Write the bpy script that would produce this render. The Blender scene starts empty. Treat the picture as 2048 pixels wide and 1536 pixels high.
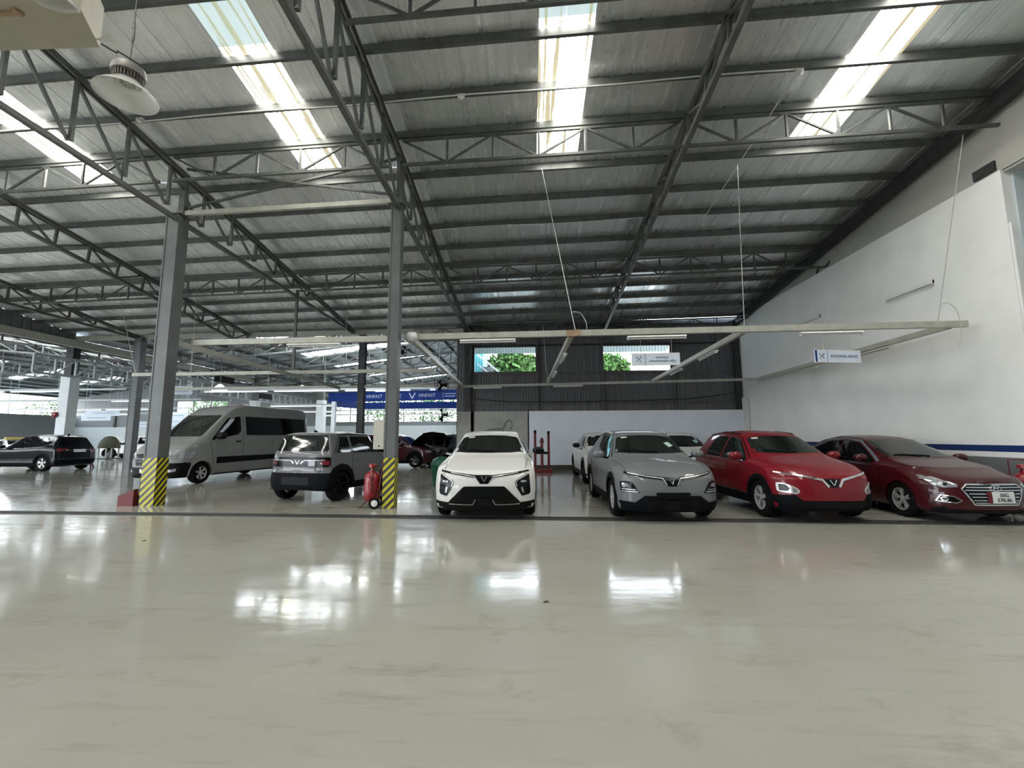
import bpy, bmesh, math, random
import numpy as np
from mathutils import Vector, Matrix
from mathutils.bvhtree import BVHTree

random.seed(7)
SC = bpy.context.scene
COL = SC.collection
PI = math.pi

# ------------------------------------------------------------------ camera
cam_d = bpy.data.cameras.new('camera')
cam = bpy.data.objects.new('camera', cam_d)
COL.objects.link(cam)
R = Matrix(((0.9990721507721798, 0.009538991994397675, 0.04199815690219759),
            (0.04283545017481822, -0.1189247366695611, -0.991978846153685),
            (-0.0044678585218710844, 0.9928574493046856, -0.11922299946076753)))
cam.matrix_world = Matrix.Translation((0, 0, 1.47)) @ R.to_4x4()
cam_d.sensor_fit = 'HORIZONTAL'
cam_d.sensor_width = 36.0
cam_d.lens = 36.0 * 880.0 / 2048.0
cam_d.clip_end = 400
cam_d.clip_start = 0.05
SC.camera = cam

# ------------------------------------------------------------------ world, light, exposure
w = bpy.data.worlds.new('sky')
SC.world = w
w.use_nodes = True
nt = w.node_tree
bg = nt.nodes['Background']
tc = nt.nodes.new('ShaderNodeTexCoord')
sx = nt.nodes.new('ShaderNodeSeparateXYZ')
rp = nt.nodes.new('ShaderNodeValToRGB')
rp.color_ramp.elements[0].position = 0.0
rp.color_ramp.elements[0].color = (0.92, 0.96, 1.0, 1)
rp.color_ramp.elements[1].position = 0.6
rp.color_ramp.elements[1].color = (0.72, 0.85, 1.0, 1)
nt.links.new(tc.outputs['Generated'], sx.inputs[0])
nt.links.new(sx.outputs['Z'], rp.inputs[0])
nt.links.new(rp.outputs[0], bg.inputs['Color'])
bg.inputs['Strength'].default_value = 7.0

def portal(name, loc, rot, sx_, sy_):
    l = bpy.data.lights.new(name, 'AREA')
    l.shape = 'RECTANGLE'
    l.size = sx_
    l.size_y = sy_
    l.cycles.is_portal = True
    o = bpy.data.objects.new(name, l)
    o.location = loc
    o.rotation_euler = rot
    COL.objects.link(o)
# area light faces -Z; portals mark the openings through which the sky lights the hall
portal('daylight_portal_front', (-15.5, -9.9, 1.7), (PI/2, 0, 0), 9, 3.4)
portal('daylight_portal_left_hall', (-37, 47.8, 4.3), (-PI/2, 0, 0), 30, 3.0)
portal('daylight_portal_back_hall', (-12.5, 47.8, 4.4), (-PI/2, 0, 0), 19, 2.4)
portal('daylight_portal_back_windows', (1.9, 20.3, 5.0), (-PI/2, 0, 0), 9.4, 1.4)

SC.view_settings.view_transform = 'Standard'
SC.view_settings.look = 'None'
SC.view_settings.gamma = 1.0
SC.view_settings.use_curve_mapping = False
SC.view_settings.exposure = 0.5
SC.cycles.max_bounces = 7
SC.cycles.diffuse_bounces = 4
SC.cycles.glossy_bounces = 4
SC.cycles.sample_clamp_indirect = 6.0
SC.cycles.use_denoising = True

# ------------------------------------------------------------------ materials
MATS = {}
def srgb(r, g, b):
    f = lambda c: (c/255/12.92) if c/255 <= 0.04045 else ((c/255+0.055)/1.055)**2.4
    return (f(r), f(g), f(b), 1)
def mat(name, col, rough=0.5, metal=0.0, coat=0.0, emit=0.0, noise=0.0, nscale=5.0, bump=0.0, spec=0.5, nstretch=None, coords='Object'):
    """plain surface with a little procedural variation of colour"""
    if name in MATS:
        return MATS[name]
    m = bpy.data.materials.new(name)
    m.use_nodes = True
    t = m.node_tree
    b = t.nodes['Principled BSDF']
    b.inputs['Base Color'].default_value = col
    b.inputs['Roughness'].default_value = rough
    b.inputs['Metallic'].default_value = metal
    b.inputs['Specular IOR Level'].default_value = spec
    if coat:
        b.inputs['Coat Weight'].default_value = coat
        b.inputs['Coat Roughness'].default_value = 0.04
    if emit:
        b.inputs['Emission Color'].default_value = col
        b.inputs['Emission Strength'].default_value = emit
    if noise or bump:
        c = t.nodes.new('ShaderNodeTexCoord')
        mp = t.nodes.new('ShaderNodeMapping')
        if nstretch:
            mp.inputs['Scale'].default_value = nstretch
        n = t.nodes.new('ShaderNodeTexNoise')
        n.inputs['Scale'].default_value = nscale
        n.inputs['Detail'].default_value = 6
        t.links.new(c.outputs[coords], mp.inputs[0])
        t.links.new(mp.outputs[0], n.inputs[0])
        if noise:
            r = t.nodes.new('ShaderNodeMapRange')
            r.inputs[1].default_value = 0.3
            r.inputs[2].default_value = 0.7
            r.inputs[3].default_value = 1 - noise
            r.inputs[4].default_value = 1 + noise * 0.6
            mx = t.nodes.new('ShaderNodeVectorMath')
            mx.operation = 'SCALE'
            mx.inputs[0].default_value = col[:3]
            t.links.new(n.outputs[0], r.inputs[0])
            t.links.new(r.outputs[0], mx.inputs['Scale'])
            t.links.new(mx.outputs[0], b.inputs['Base Color'])
        if bump:
            bp = t.nodes.new('ShaderNodeBump')
            bp.inputs['Strength'].default_value = bump
            bp.inputs['Distance'].default_value = 0.02
            t.links.new(n.outputs[0], bp.inputs['Height'])
            t.links.new(bp.outputs[0], b.inputs['Normal'])
    MATS[name] = m
    return m

def floor_material():
    m = bpy.data.materials.new('polished_concrete')
    m.use_nodes = True
    t = m.node_tree
    L = t.links.new
    b = t.nodes['Principled BSDF']
    c = t.nodes.new('ShaderNodeTexCoord')
    def noise(scale, sc=(1, 1, 1), detail=6, rough=0.6):
        mp = t.nodes.new('ShaderNodeMapping')
        mp.inputs['Scale'].default_value = sc
        n = t.nodes.new('ShaderNodeTexNoise')
        n.inputs['Scale'].default_value = scale
        n.inputs['Detail'].default_value = detail
        n.inputs['Roughness'].default_value = rough
        L(c.outputs['Object'], mp.inputs[0]); L(mp.outputs[0], n.inputs[0])
        return n
    def ramp(n, a, bb, ca, cb):
        r = t.nodes.new('ShaderNodeValToRGB')
        r.color_ramp.elements[0].position = a
        r.color_ramp.elements[1].position = bb
        r.color_ramp.elements[0].color = ca
        r.color_ramp.elements[1].color = cb
        L(n.outputs[0], r.inputs[0])
        return r
    big = ramp(noise(0.35, (0.6, 1.3, 1)), 0.3, 0.75, (0.29, 0.286, 0.248, 1), (0.345, 0.34, 0.304, 1))
    mixn = t.nodes.new('ShaderNodeMix'); mixn.data_type = 'RGBA'; mixn.blend_type = 'MULTIPLY'
    scr = ramp(noise(3.0, (0.28, 2.2, 1), 9, 0.72), 0.33, 0.46, (0.80, 0.78, 0.72, 1), (1, 1, 1, 1))
    mixn.inputs[0].default_value = 0.6
    L(big.outputs[0], mixn.inputs[6]); L(scr.outputs[0], mixn.inputs[7])
    mix2 = t.nodes.new('ShaderNodeMix'); mix2.data_type = 'RGBA'; mix2.blend_type = 'MULTIPLY'
    speck = ramp(noise(26, (1, 1, 1), 3, 0.7), 0.22, 0.34, (0.55, 0.52, 0.46, 1), (1, 1, 1, 1))
    L(mixn.outputs[2], mix2.inputs[6]); L(speck.outputs[0], mix2.inputs[7])
    mix2.inputs[0].default_value = 0.55
    mix3 = t.nodes.new('ShaderNodeMix'); mix3.data_type = 'RGBA'; mix3.blend_type = 'MULTIPLY'
    wear = ramp(noise(1.1, (1, 1.4, 1), 10, 0.75), 0.36, 0.44, (0.74, 0.71, 0.62, 1), (1, 1, 1, 1))
    L(mix2.outputs[2], mix3.inputs[6]); L(wear.outputs[0], mix3.inputs[7])
    mix3.inputs[0].default_value = 0.5
    L(mix3.outputs[2], b.inputs['Base Color'])
    rr = t.nodes.new('ShaderNodeMapRange')
    rn = noise(2.2, (0.5, 1.6, 1), 8, 0.7)
    rr.inputs[1].default_value = 0.35; rr.inputs[2].default_value = 0.65
    rr.inputs[3].default_value = 0.05; rr.inputs[4].default_value = 0.17
    L(rn.outputs[0], rr.inputs[0]); L(rr.outputs[0], b.inputs['Roughness'])
    bp = t.nodes.new('ShaderNodeBump')
    bp.inputs['Strength'].default_value = 0.16; bp.inputs['Distance'].default_value = 0.006
    bn = noise(2.6, (0.6, 2.0, 1), 6, 0.6)
    L(bn.outputs[0], bp.inputs['Height']); L(bp.outputs[0], b.inputs['Normal'])
    b.inputs['Specular IOR Level'].default_value = 0.6
    return m

def foil_material(name, base, metal=0.75, r0=0.28, r1=0.55):
    """silver foil faced roof sheet, streaked along the slope"""
    m = bpy.data.materials.new(name)
    m.use_nodes = True
    t = m.node_tree
    L = t.links.new
    b = t.nodes['Principled BSDF']
    c = t.nodes.new('ShaderNodeTexCoord')
    mp = t.nodes.new('ShaderNodeMapping')
    mp.inputs['Scale'].default_value = (5, 0.16, 1)
    n = t.nodes.new('ShaderNodeTexNoise'); n.inputs['Scale'].default_value = 2.0; n.inputs['Detail'].default_value = 7
    n.inputs['Roughness'].default_value = 0.55
    L(c.outputs['Object'], mp.inputs[0]); L(mp.outputs[0], n.inputs[0])
    r = t.nodes.new('ShaderNodeMapRange')
    r.inputs[1].default_value = 0.35; r.inputs[2].default_value = 0.68
    r.inputs[3].default_value = r1; r.inputs[4].default_value = r0
    L(n.outputs[0], r.inputs[0]); L(r.outputs[0], b.inputs['Roughness'])
    cr = t.nodes.new('ShaderNodeValToRGB')
    cr.color_ramp.elements[0].position = 0.3; cr.color_ramp.elements[1].position = 0.72
    cr.color_ramp.elements[0].color = tuple(x*0.86 for x in base) + (1,)
    cr.color_ramp.elements[1].color = tuple(min(1, x*1.12) for x in base) + (1,)
    L(n.outputs[0], cr.inputs[0]); L(cr.outputs[0], b.inputs['Base Color'])
    b.inputs['Metallic'].default_value = metal
    n2 = t.nodes.new('ShaderNodeTexNoise'); n2.inputs['Scale'].default_value = 28
    L(c.outputs['Object'], n2.inputs[0])
    bp = t.nodes.new('ShaderNodeBump'); bp.inputs['Strength'].default_value = 0.25; bp.inputs['Distance'].default_value = 0.01
    L(n2.outputs[0], bp.inputs['Height']); L(bp.outputs[0], b.inputs['Normal'])
    MATS[name] = m
    return m

def skylight_material(name, col, strength, dirt=0.35):
    """translucent fibreglass sheet lit from behind by the sky, dirty along its ribs"""
    m = bpy.data.materials.new(name)
    m.use_nodes = True
    t = m.node_tree
    L = t.links.new
    b = t.nodes['Principled BSDF']
    c = t.nodes.new('ShaderNodeTexCoord')
    mp = t.nodes.new('ShaderNodeMapping'); mp.inputs['Scale'].default_value = (5.0, 0.05, 1)
    n = t.nodes.new('ShaderNodeTexNoise'); n.inputs['Scale'].default_value = 1.6; n.inputs['Detail'].default_value = 5
    L(c.outputs['Object'], mp.inputs[0]); L(mp.outputs[0], n.inputs[0])
    cr = t.nodes.new('ShaderNodeValToRGB')
    cr.color_ramp.elements[0].position = 0.405; cr.color_ramp.elements[1].position = 0.425
    cr.color_ramp.elements[0].color = (col[0]*dirt, col[1]*dirt*0.85, col[2]*dirt*0.5, 1)
    cr.color_ramp.elements[1].color = col + (1,)
    L(n.outputs[0], cr.inputs[0])
    L(cr.outputs[0], b.inputs['Emission Color'])
    b.inputs['Emission Strength'].default_value = strength
    b.inputs['Base Color'].default_value = (0.7, 0.7, 0.65, 1)
    b.inputs['Roughness'].default_value = 0.5
    MATS[name] = m
    return m

def stripe_material():
    """black and yellow hazard sleeve: diagonal bands printed on the wrap"""
    m = bpy.data.materials.new('hazard_sleeve')
    m.use_nodes = True
    t = m.node_tree
    L = t.links.new
    b = t.nodes['Principled BSDF']
    c = t.nodes.new('ShaderNodeTexCoord')
    s = t.nodes.new('ShaderNodeSeparateXYZ')
    L(c.outputs['Object'], s.inputs[0])
    # u = z - x - y*... : bands climb to the right on both faces seen
    ad = t.nodes.new('ShaderNodeMath'); ad.operation = 'MULTIPLY_ADD'
    ad.inputs[1].default_value = -1.0
    L(s.outputs['X'], ad.inputs[0]); L(s.outputs['Z'], ad.inputs[2])
    ad2 = t.nodes.new('ShaderNodeMath'); ad2.operation = 'MULTIPLY_ADD'
    ad2.inputs[1].default_value = -1.0
    L(s.outputs['Y'], ad2.inputs[0]); L(ad.outputs[0], ad2.inputs[2])
    ml = t.nodes.new('ShaderNodeMath'); ml.operation = 'MULTIPLY'; ml.inputs[1].default_value = 1/0.155
    L(ad2.outputs[0], ml.inputs[0])
    fr = t.nodes.new('ShaderNodeMath'); fr.operation = 'FRACT'
    L(ml.outputs[0], fr.inputs[0])
    gt = t.nodes.new('ShaderNodeMath'); gt.operation = 'GREATER_THAN'; gt.inputs[1].default_value = 0.5
    L(fr.outputs[0], gt.inputs[0])
    mx = t.nodes.new('ShaderNodeMix'); mx.data_type = 'RGBA'
    mx.inputs[6].default_value = (0.012, 0.012, 0.014, 1)
    mx.inputs[7].default_value = (0.52, 0.48, 0.02, 1)
    L(gt.outputs[0], mx.inputs[0]); L(mx.outputs[2], b.inputs['Base Color'])
    b.inputs['Roughness'].default_value = 0.35
    return m

M_floor = floor_material()
M_foil = foil_material('roof_foil', (0.80, 0.82, 0.82), 0.8, 0.22, 0.42)
M_foil_lit_left = foil_material('roof_foil_lit_left', (0.93, 0.96, 0.98), 0.42, 0.18, 0.32)  # lighter copy of the foil: brighter light of the left bays put into its colour
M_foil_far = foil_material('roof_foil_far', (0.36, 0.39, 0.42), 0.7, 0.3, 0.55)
M_sky_a = skylight_material('skylight_sheet', (1.0, 0.975, 0.91), 15.0, 0.022)
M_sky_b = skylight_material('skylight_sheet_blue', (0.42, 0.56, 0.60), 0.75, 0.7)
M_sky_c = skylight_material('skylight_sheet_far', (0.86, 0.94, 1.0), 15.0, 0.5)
M_steel = mat('painted_steel', (0.115, 0.12, 0.112, 1), 0.5, 0.25, noise=0.3, nscale=3)
M_steel_d = mat('dark_steel', (0.045, 0.047, 0.048, 1), 0.5, 0.3, noise=0.3)
M_steel_l = mat('beige_steel', (0.42, 0.42, 0.36, 1), 0.45, 0.1, noise=0.15)
M_col = mat('column_paint', (0.115, 0.122, 0.122, 1), 0.45, 0.1, noise=0.2, nscale=2.5)
M_colw = mat('white_column_paint', (0.75, 0.78, 0.8, 1), 0.5, noise=0.06)
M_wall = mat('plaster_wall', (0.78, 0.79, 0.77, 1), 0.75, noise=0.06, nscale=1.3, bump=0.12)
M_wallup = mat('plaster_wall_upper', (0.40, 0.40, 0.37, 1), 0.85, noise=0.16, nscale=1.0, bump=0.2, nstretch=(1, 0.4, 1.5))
M_gray = mat('grey_wall_paint', (0.155, 0.165, 0.17, 1), 0.6, noise=0.08)
M_blue = mat('blue_wall_band', (0.003, 0.022, 0.12, 1), 0.5, noise=0.05)
M_corr = mat('corrugated_grey_wall', (0.15, 0.152, 0.16, 1), 0.6, 0.1, noise=0.25, nscale=2.0, nstretch=(4, 4, 0.3))
M_white = mat('white_panel', (0.80, 0.85, 0.93, 1), 0.5, noise=0.05, nscale=1.2)
M_brown = mat('brown_kerb', (0.06, 0.05, 0.035, 1), 0.8, noise=0.3)
M_haz = stripe_material()
M_red = mat('extinguisher_red', (0.24, 0.006, 0.010, 1), 0.35, coat=0.3, noise=0.1)
M_redmat = mat('dull_red_metal', (0.13, 0.008, 0.014, 1), 0.5, noise=0.15)
M_black = mat('black_plastic', (0.005, 0.005, 0.0055, 1), 0.5, noise=0.1, spec=0.15)
M_clad = mat('cladding_plastic', (0.005, 0.0055, 0.0075, 1), 0.65, noise=0.1, spec=0.08)
M_gloss = mat('gloss_black', (0.003, 0.003, 0.0035, 1), 0.18, noise=0.05, spec=0.22)
M_rubber = mat('tyre_rubber', (0.006, 0.006, 0.006, 1), 0.8, noise=0.2, spec=0.12)
M_alloy = mat('alloy', (0.62, 0.63, 0.63, 1), 0.3, 0.45, noise=0.1)
M_alloyd = mat('dark_alloy', (0.05, 0.05, 0.055, 1), 0.35, 0.6, noise=0.1)
M_chrome = mat('chrome', (0.75, 0.76, 0.78, 1), 0.12, 1.0, noise=0.03)
M_glass = mat('car_glass', (0.008, 0.011, 0.009, 1), 0.06, coat=0.2, spec=0.5, noise=0.2, nscale=1.5)
M_glassd = mat('tinted_glass', (0.002, 0.002, 0.003, 1), 0.05, spec=0.35, noise=0.1)
M_lens = mat('lamp_glass', (0.45, 0.48, 0.5, 1), 0.08, 0.5, coat=1.0, noise=0.5, nscale=18)
M_tail = mat('tail_lamp', (0.16, 0.006, 0.012, 1), 0.15, coat=1.0, noise=0.2)
M_tube = mat('tube_diffuser', (0.72, 0.73, 0.70, 1), 0.4, noise=0.03)
M_lit = mat('lit_tube', (0.95, 1.0, 1.0, 1), 0.4, emit=3.0, noise=0.02)
M_cable = mat('black_cable', (0.008, 0.008, 0.008, 1), 0.6, noise=0.1)
M_wire = mat('steel_wire', (0.5, 0.5, 0.47, 1), 0.4, 0.6, noise=0.05)
M_cond = mat('white_conduit', (0.68, 0.68, 0.64, 1), 0.5, noise=0.04)
M_sign = mat('white_sign', (0.62, 0.68, 0.78, 1), 0.4, noise=0.03)
M_ink = mat('sign_ink', (0.05, 0.07, 0.12, 1), 0.5, noise=0.03)
M_leaf = mat('foliage', (0.07, 0.16, 0.03, 1), 0.7, noise=0.5, nscale=3)
M_bark = mat('bark', (0.08, 0.06, 0.04, 1), 0.9, noise=0.3)
M_cyan = mat('pale_blue_cladding', (0.12, 0.42, 0.45, 1), 0.6, noise=0.1)
M_green = mat('green_plastic', (0.008, 0.10, 0.06, 1), 0.45, noise=0.15)
M_khaki = mat('khaki_cloth', (0.14, 0.14, 0.10, 1), 0.9, noise=0.25)
M_cab = mat('cream_metal', (0.50, 0.49, 0.42, 1), 0.45, noise=0.06)
M_gantry = mat('gantry_blue', (0.002, 0.022, 0.15, 1), 0.5, noise=0.1, spec=0.15)
M_text = mat('white_lettering', (0.45, 0.5, 0.62, 1), 0.5, noise=0.02)
M_ground = mat('yard_ground', (0.3, 0.3, 0.27, 1), 0.9, noise=0.2)
M_rust = mat('rusty_joint', (0.36, 0.24, 0.15, 1), 0.7, noise=0.3)
M_paint = {}
def paint(name, col, rough=0.42, metal=0.0):
    if name not in M_paint:
        m = mat('paint_' + name, col, rough, metal, coat=0.6, noise=0.03, nscale=1.0, spec=0.2)
        M_paint[name] = m
    return M_paint[name]

# ------------------------------------------------------------------ mesh building
class MB:
    def __init__(self):
        self.v = []
        self.f = []
    def add(self, vs, fs):
        n = len(self.v)
        self.v += [tuple(p) for p in vs]
        self.f += [tuple(i + n for i in f) for f in fs]
        return self
    def box(self, x0, x1, y0, y1, z0, z1):
        return self.add([(x0, y0, z0), (x1, y0, z0), (x1, y1, z0), (x0, y1, z0), (x0, y0, z1), (x1, y0, z1), (x1, y1, z1), (x0, y1, z1)],
                        [(0, 3, 2, 1), (4, 5, 6, 7), (0, 1, 5, 4), (1, 2, 6, 5), (2, 3, 7, 6), (3, 0, 4, 7)])
    def bar(self, a, b, wd, ht, up=(0, 0, 1)):
        """box section from a to b, wd sideways, ht along up"""
        a = Vector(a); b = Vector(b); d = (b - a).normalized()
        u = Vector(up)
        s = d.cross(u)
        if s.length < 1e-4:
            s = d.cross(Vector((1, 0, 0)))
        s.normalize()
        u = s.cross(d).normalized()
        s = s * wd / 2; u = u * ht / 2
        vs = [a - s - u, a + s - u, a + s + u, a - s + u, b - s - u, b + s - u, b + s + u, b - s + u]
        return self.add(vs, [(0, 3, 2, 1)[::-1], (4, 5, 6, 7)[::-1], (0, 1, 5, 4)[::-1], (1, 2, 6, 5)[::-1], (2, 3, 7, 6)[::-1], (3, 0, 4, 7)[::-1]])
    def channel(self, a, b, wd, ht, t=0.012):
        """C purlin: web and two flanges"""
        a = Vector(a); b = Vector(b); d = (b - a).normalized()
        s = d.cross(Vector((0, 0, 1))).normalized()
        self.bar(a + s * (wd/2), b + s * (wd/2), t, ht)
        up = Vector((0, 0, ht/2 - t/2))
        self.bar(a + up, b + up, wd, t)
        self.bar(a - up, b - up, wd, t)
        return self
    def tube(self, pts, r, n=6):
        pts = [Vector(p) for p in pts]
        rings = []
        prev = None
        for i, p in enumerate(pts):
            d = (pts[min(i+1, len(pts)-1)] - pts[max(i-1, 0)]).normalized()
            u = prev if prev is not None else (Vector((0, 0, 1)) if abs(d.z) < 0.9 else Vector((1, 0, 0)))
            s = d.cross(u).normalized()
            u = s.cross(d).normalized()
            prev = u
            rr = r[i] if isinstance(r, (list, tuple)) else r
            rings.append([p + (s*math.cos(2*PI*k/n) + u*math.sin(2*PI*k/n))*rr for k in range(n)])
        vs = [q for rg in rings for q in rg]
        fs = []
        for i in range(len(pts)-1):
            for k in range(n):
                fs.append((i*n+k, i*n+(k+1) % n, (i+1)*n+(k+1) % n, (i+1)*n+k))
        fs.append(tuple(range(n))[::-1]); fs.append(tuple((len(pts)-1)*n+k for k in range(n)))
        return self.add(vs, fs)
    def lathe(self, prof, n=24, axis='z', c=(0, 0, 0), closed=False):
        """prof: (radius, height)"""
        vs = []
        for (r, h) in prof:
            for k in range(n):
                a = 2*PI*k/n
                p = (r*math.cos(a), r*math.sin(a), h)
                if axis == 'y':
                    p = (p[0], p[2], p[1])
                elif axis == 'x':
                    p = (p[2], p[0], p[1])
                vs.append((p[0]+c[0], p[1]+c[1], p[2]+c[2]))
        fs = []
        m = len(prof)
        for i in range(m-1 + (1 if closed else 0)):
            j = (i+1) % m
            for k in range(n):
                fs.append((i*n+k, i*n+(k+1) % n, j*n+(k+1) % n, j*n+k))
        return self.add(vs, fs)
    def prism(self, poly, axis, a, b):
        """poly extruded between a and b along axis"""
        def P(p, h):
            return {'x': (h, p[0], p[1]), 'y': (p[0], h, p[1]), 'z': (p[0], p[1], h)}[axis]
        n = len(poly)
        vs = [P(p, a) for p in poly] + [P(p, b) for p in poly]
        fs = [tuple(range(n)), tuple(range(n, 2*n))[::-1]]
        for i in range(n):
            fs.append((i, (i+1) % n, n+(i+1) % n, n+i))
        return self.add(vs, fs)
    def shift(self, d):
        self.v = [(p[0]+d[0], p[1]+d[1], p[2]+d[2]) for p in self.v]
        return self
    def mesh(self, name, material, smooth=False, fix=True):
        me = bpy.data.meshes.new(name)
        me.from_pydata(self.v, [], self.f)
        if fix:
            bm = bmesh.new(); bm.from_mesh(me)
            bmesh.ops.recalc_face_normals(bm, faces=bm.faces)
            bm.to_mesh(me); bm.free()
        me.materials.append(material)
        if smooth:
            me.polygons.foreach_set('use_smooth', [True]*len(me.polygons))
            if smooth == 'sharp':
                me.set_sharp_from_angle(angle=math.radians(40))
        me.update()
        return me

def link(name, me, parent=None, loc=(0, 0, 0), rot=(0, 0, 0)):
    o = bpy.data.objects.new(name, me)
    COL.objects.link(o)
    o.location = loc
    o.rotation_euler = rot
    if parent is not None:
        o.parent = parent
    return o

def part(name, mb, m, parent, world=False, smooth=False, label=None, kind=None):
    if world:
        l = parent.location
        if parent.parent is not None:
            l = l + parent.parent.location
        mb.shift((-l.x, -l.y, -l.z))
    o = link(name, mb.mesh(name, m, smooth), parent)
    if label:
        o['label'] = label
    if kind:
        o['kind'] = kind
    return o

def tag(o, label=None, cat=None, group=None, kind=None):
    if label: o['label'] = label
    if cat: o['category'] = cat
    if group: o['group'] = group
    if kind: o['kind'] = kind
    return o

def thing(name, label, cat, loc=(0, 0, 0), rz=0.0, group=None):
    o = bpy.data.objects.new(name, None)
    COL.objects.link(o)
    o.empty_display_size = 0.2
    o.location = loc
    o.rotation_euler = (0, 0, rz)
    return tag(o, label, cat, group)

def single(name, mb, m, label, cat, group=None, smooth=False, loc=None):
    """a thing that is one mesh; mb in world coordinates, origin moved to its base"""
    if loc is None:
        a = np.array(mb.v)
        loc = ((a[:, 0].min()+a[:, 0].max())/2, (a[:, 1].min()+a[:, 1].max())/2, a[:, 2].min())
    mb.shift((-loc[0], -loc[1], -loc[2]))
    o = link(name, mb.mesh(name, m, smooth), None, loc)
    return tag(o, label, cat, group)

def struct(name, mb, m, smooth=False):
    o = link(name, mb.mesh(name, m, smooth))
    o['kind'] = 'structure'
    return o

def struct_root(name, loc=(0, 0, 0)):
    o = bpy.data.objects.new(name, None)
    COL.objects.link(o)
    o.location = loc
    o['kind'] = 'structure'
    return o

def copy_tree(o, parent=None):
    c = o.copy()
    COL.objects.link(c)
    c.parent = parent
    for ch in list(o.children):
        copy_tree(ch, c)
    return c

def text_mesh(s, size, m, align='CENTER', shear=0.0):
    cu = bpy.data.curves.new('lettering', 'FONT')
    cu.body = s
    cu.size = size
    cu.align_x = align
    cu.align_y = 'CENTER'
    cu.extrude = 0.0015
    cu.resolution_u = 2
    cu.shear = shear
    o = bpy.data.objects.new('lettering_source', cu)
    COL.objects.link(o)
    dg = bpy.context.evaluated_depsgraph_get()
    me = bpy.data.meshes.new_from_object(o.evaluated_get(dg))
    COL.objects.unlink(o)
    bpy.data.objects.remove(o)
    bpy.data.curves.remove(cu)
    me.name = 'lettering'
    me.materials.clear()
    me.materials.append(m)
    return me

def ZR(x, y):
    """underside of the big roof"""
    return 9.312 + 0.0108*x - 0.1286*y

# ================================================================== LARGE STRUCTURE
# floor
m_ = MB()
m_.box(-64, 12.5, -10, 8.0, -0.2, 0)
m_.add([(-64, 8.0, -0.2), (12.5, 8.0, -0.2), (12.5, 8.9, -0.2), (-64, 8.9, -0.2)], [(0, 1, 2, 3)])
# the slot for the drain is left open: floor continues behind it
fl = bpy.data.meshes.new('floor')
def drain_y(x):
    return 8.30 - 0.043*(x + 2) * 1.0
bm = bmesh.new()
def quad(pts, z=0.0):
    vs = [bm.verts.new((p[0], p[1], z)) for p in pts]
    bm.faces.new(vs)
XL, XR = -64, 12.5
DW = 0.30
quad([(XL, -10), (XR, -10), (XR, drain_y(XR)-DW/2), (XL, drain_y(XL)-DW/2)])
quad([(XL, drain_y(XL)+DW/2), (XR, drain_y(XR)+DW/2), (XR, 50), (XL, 50)])
quad([(XL, drain_y(XL)-DW/2), (XR, drain_y(XR)-DW/2), (XR, drain_y(XR)+DW/2), (XL, drain_y(XL)+DW/2)], -0.12)
for s in (-1, 1):
    vs = [bm.verts.new((XL, drain_y(XL)+s*DW/2, 0)), bm.verts.new((XR, drain_y(XR)+s*DW/2, 0)),
          bm.verts.new((XR, drain_y(XR)+s*DW/2, -0.12)), bm.verts.new((XL, drain_y(XL)+s*DW/2, -0.12))]
    bm.faces.new(vs)
bm.to_mesh(fl); bm.free()
fl.materials.append(M_floor)
floor = link('floor', fl)
floor['kind'] = 'structure'

# floor drain: a steel channel with cover gratings laid end to end
dr = thing('floor_drain', 'long dark steel drain channel crossing the floor in front of the parked cars', 'drain', (-5, drain_y(-5), -0.1))
ang = math.atan(-0.043)
dmb = MB()
for s in (-1, 1):
    a = Vector((-30, drain_y(-30)+s*0.145, -0.005)); b = Vector((9.3, drain_y(9.3)+s*0.145, -0.005))
    dmb.bar(a, b, 0.018, 0.03)
dmb.bar((-30, drain_y(-30), -0.115), (9.3, drain_y(9.3), -0.115), 0.27, 0.01)
part('drain_frame', dmb, M_steel_d, dr, world=True)
gm = MB()
gm.bar((0.0, 0.02, 0), (0.99, 0.02, 0), 0.012, 0.02)
for yy in (-0.125, -0.045, 0.045, 0.125):
    gm.bar((0, yy, 0), (0.985, yy, 0), 0.035, 0.018)
for k in range(25):
    gm.bar((0.02+k*0.0395, -0.125, 0.0), (0.02+k*0.0395, 0.125, 0.0), 0.013, 0.014)
gme = gm.mesh('drain_grating', mat('grating_iron', (0.075, 0.073, 0.065, 1), 0.55, 0.4, noise=0.3), False)
for k in range(20):
    x = -10.7 + k
    o = link('drain_grating', gme, dr, (x - dr.location.x, drain_y(x) - dr.location.y, 0.088), (0, 0, ang))
# thin saw cut grooves of the floor at left
for i, (a, b) in enumerate([((-26, 17.6), (-14.6, 16.55)), ((-20.5, 13.6), (-14.2, 16.6))]):
    g = MB(); g.bar((a[0], a[1], 0.0015), (b[0], b[1], 0.0015), 0.07, 0.003)
    o = struct('trim_%d' % (i+1), g, M_steel_d)

# outside ground
struct('floor_outside', MB().box(-120, 120, 50.2, 140, -0.3, -0.02).box(-120, 120, -80, -10.1, -0.3, -0.02).box(-2.7, 12, 20.6, 50.2, -0.3, -0.02), M_ground)

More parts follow.
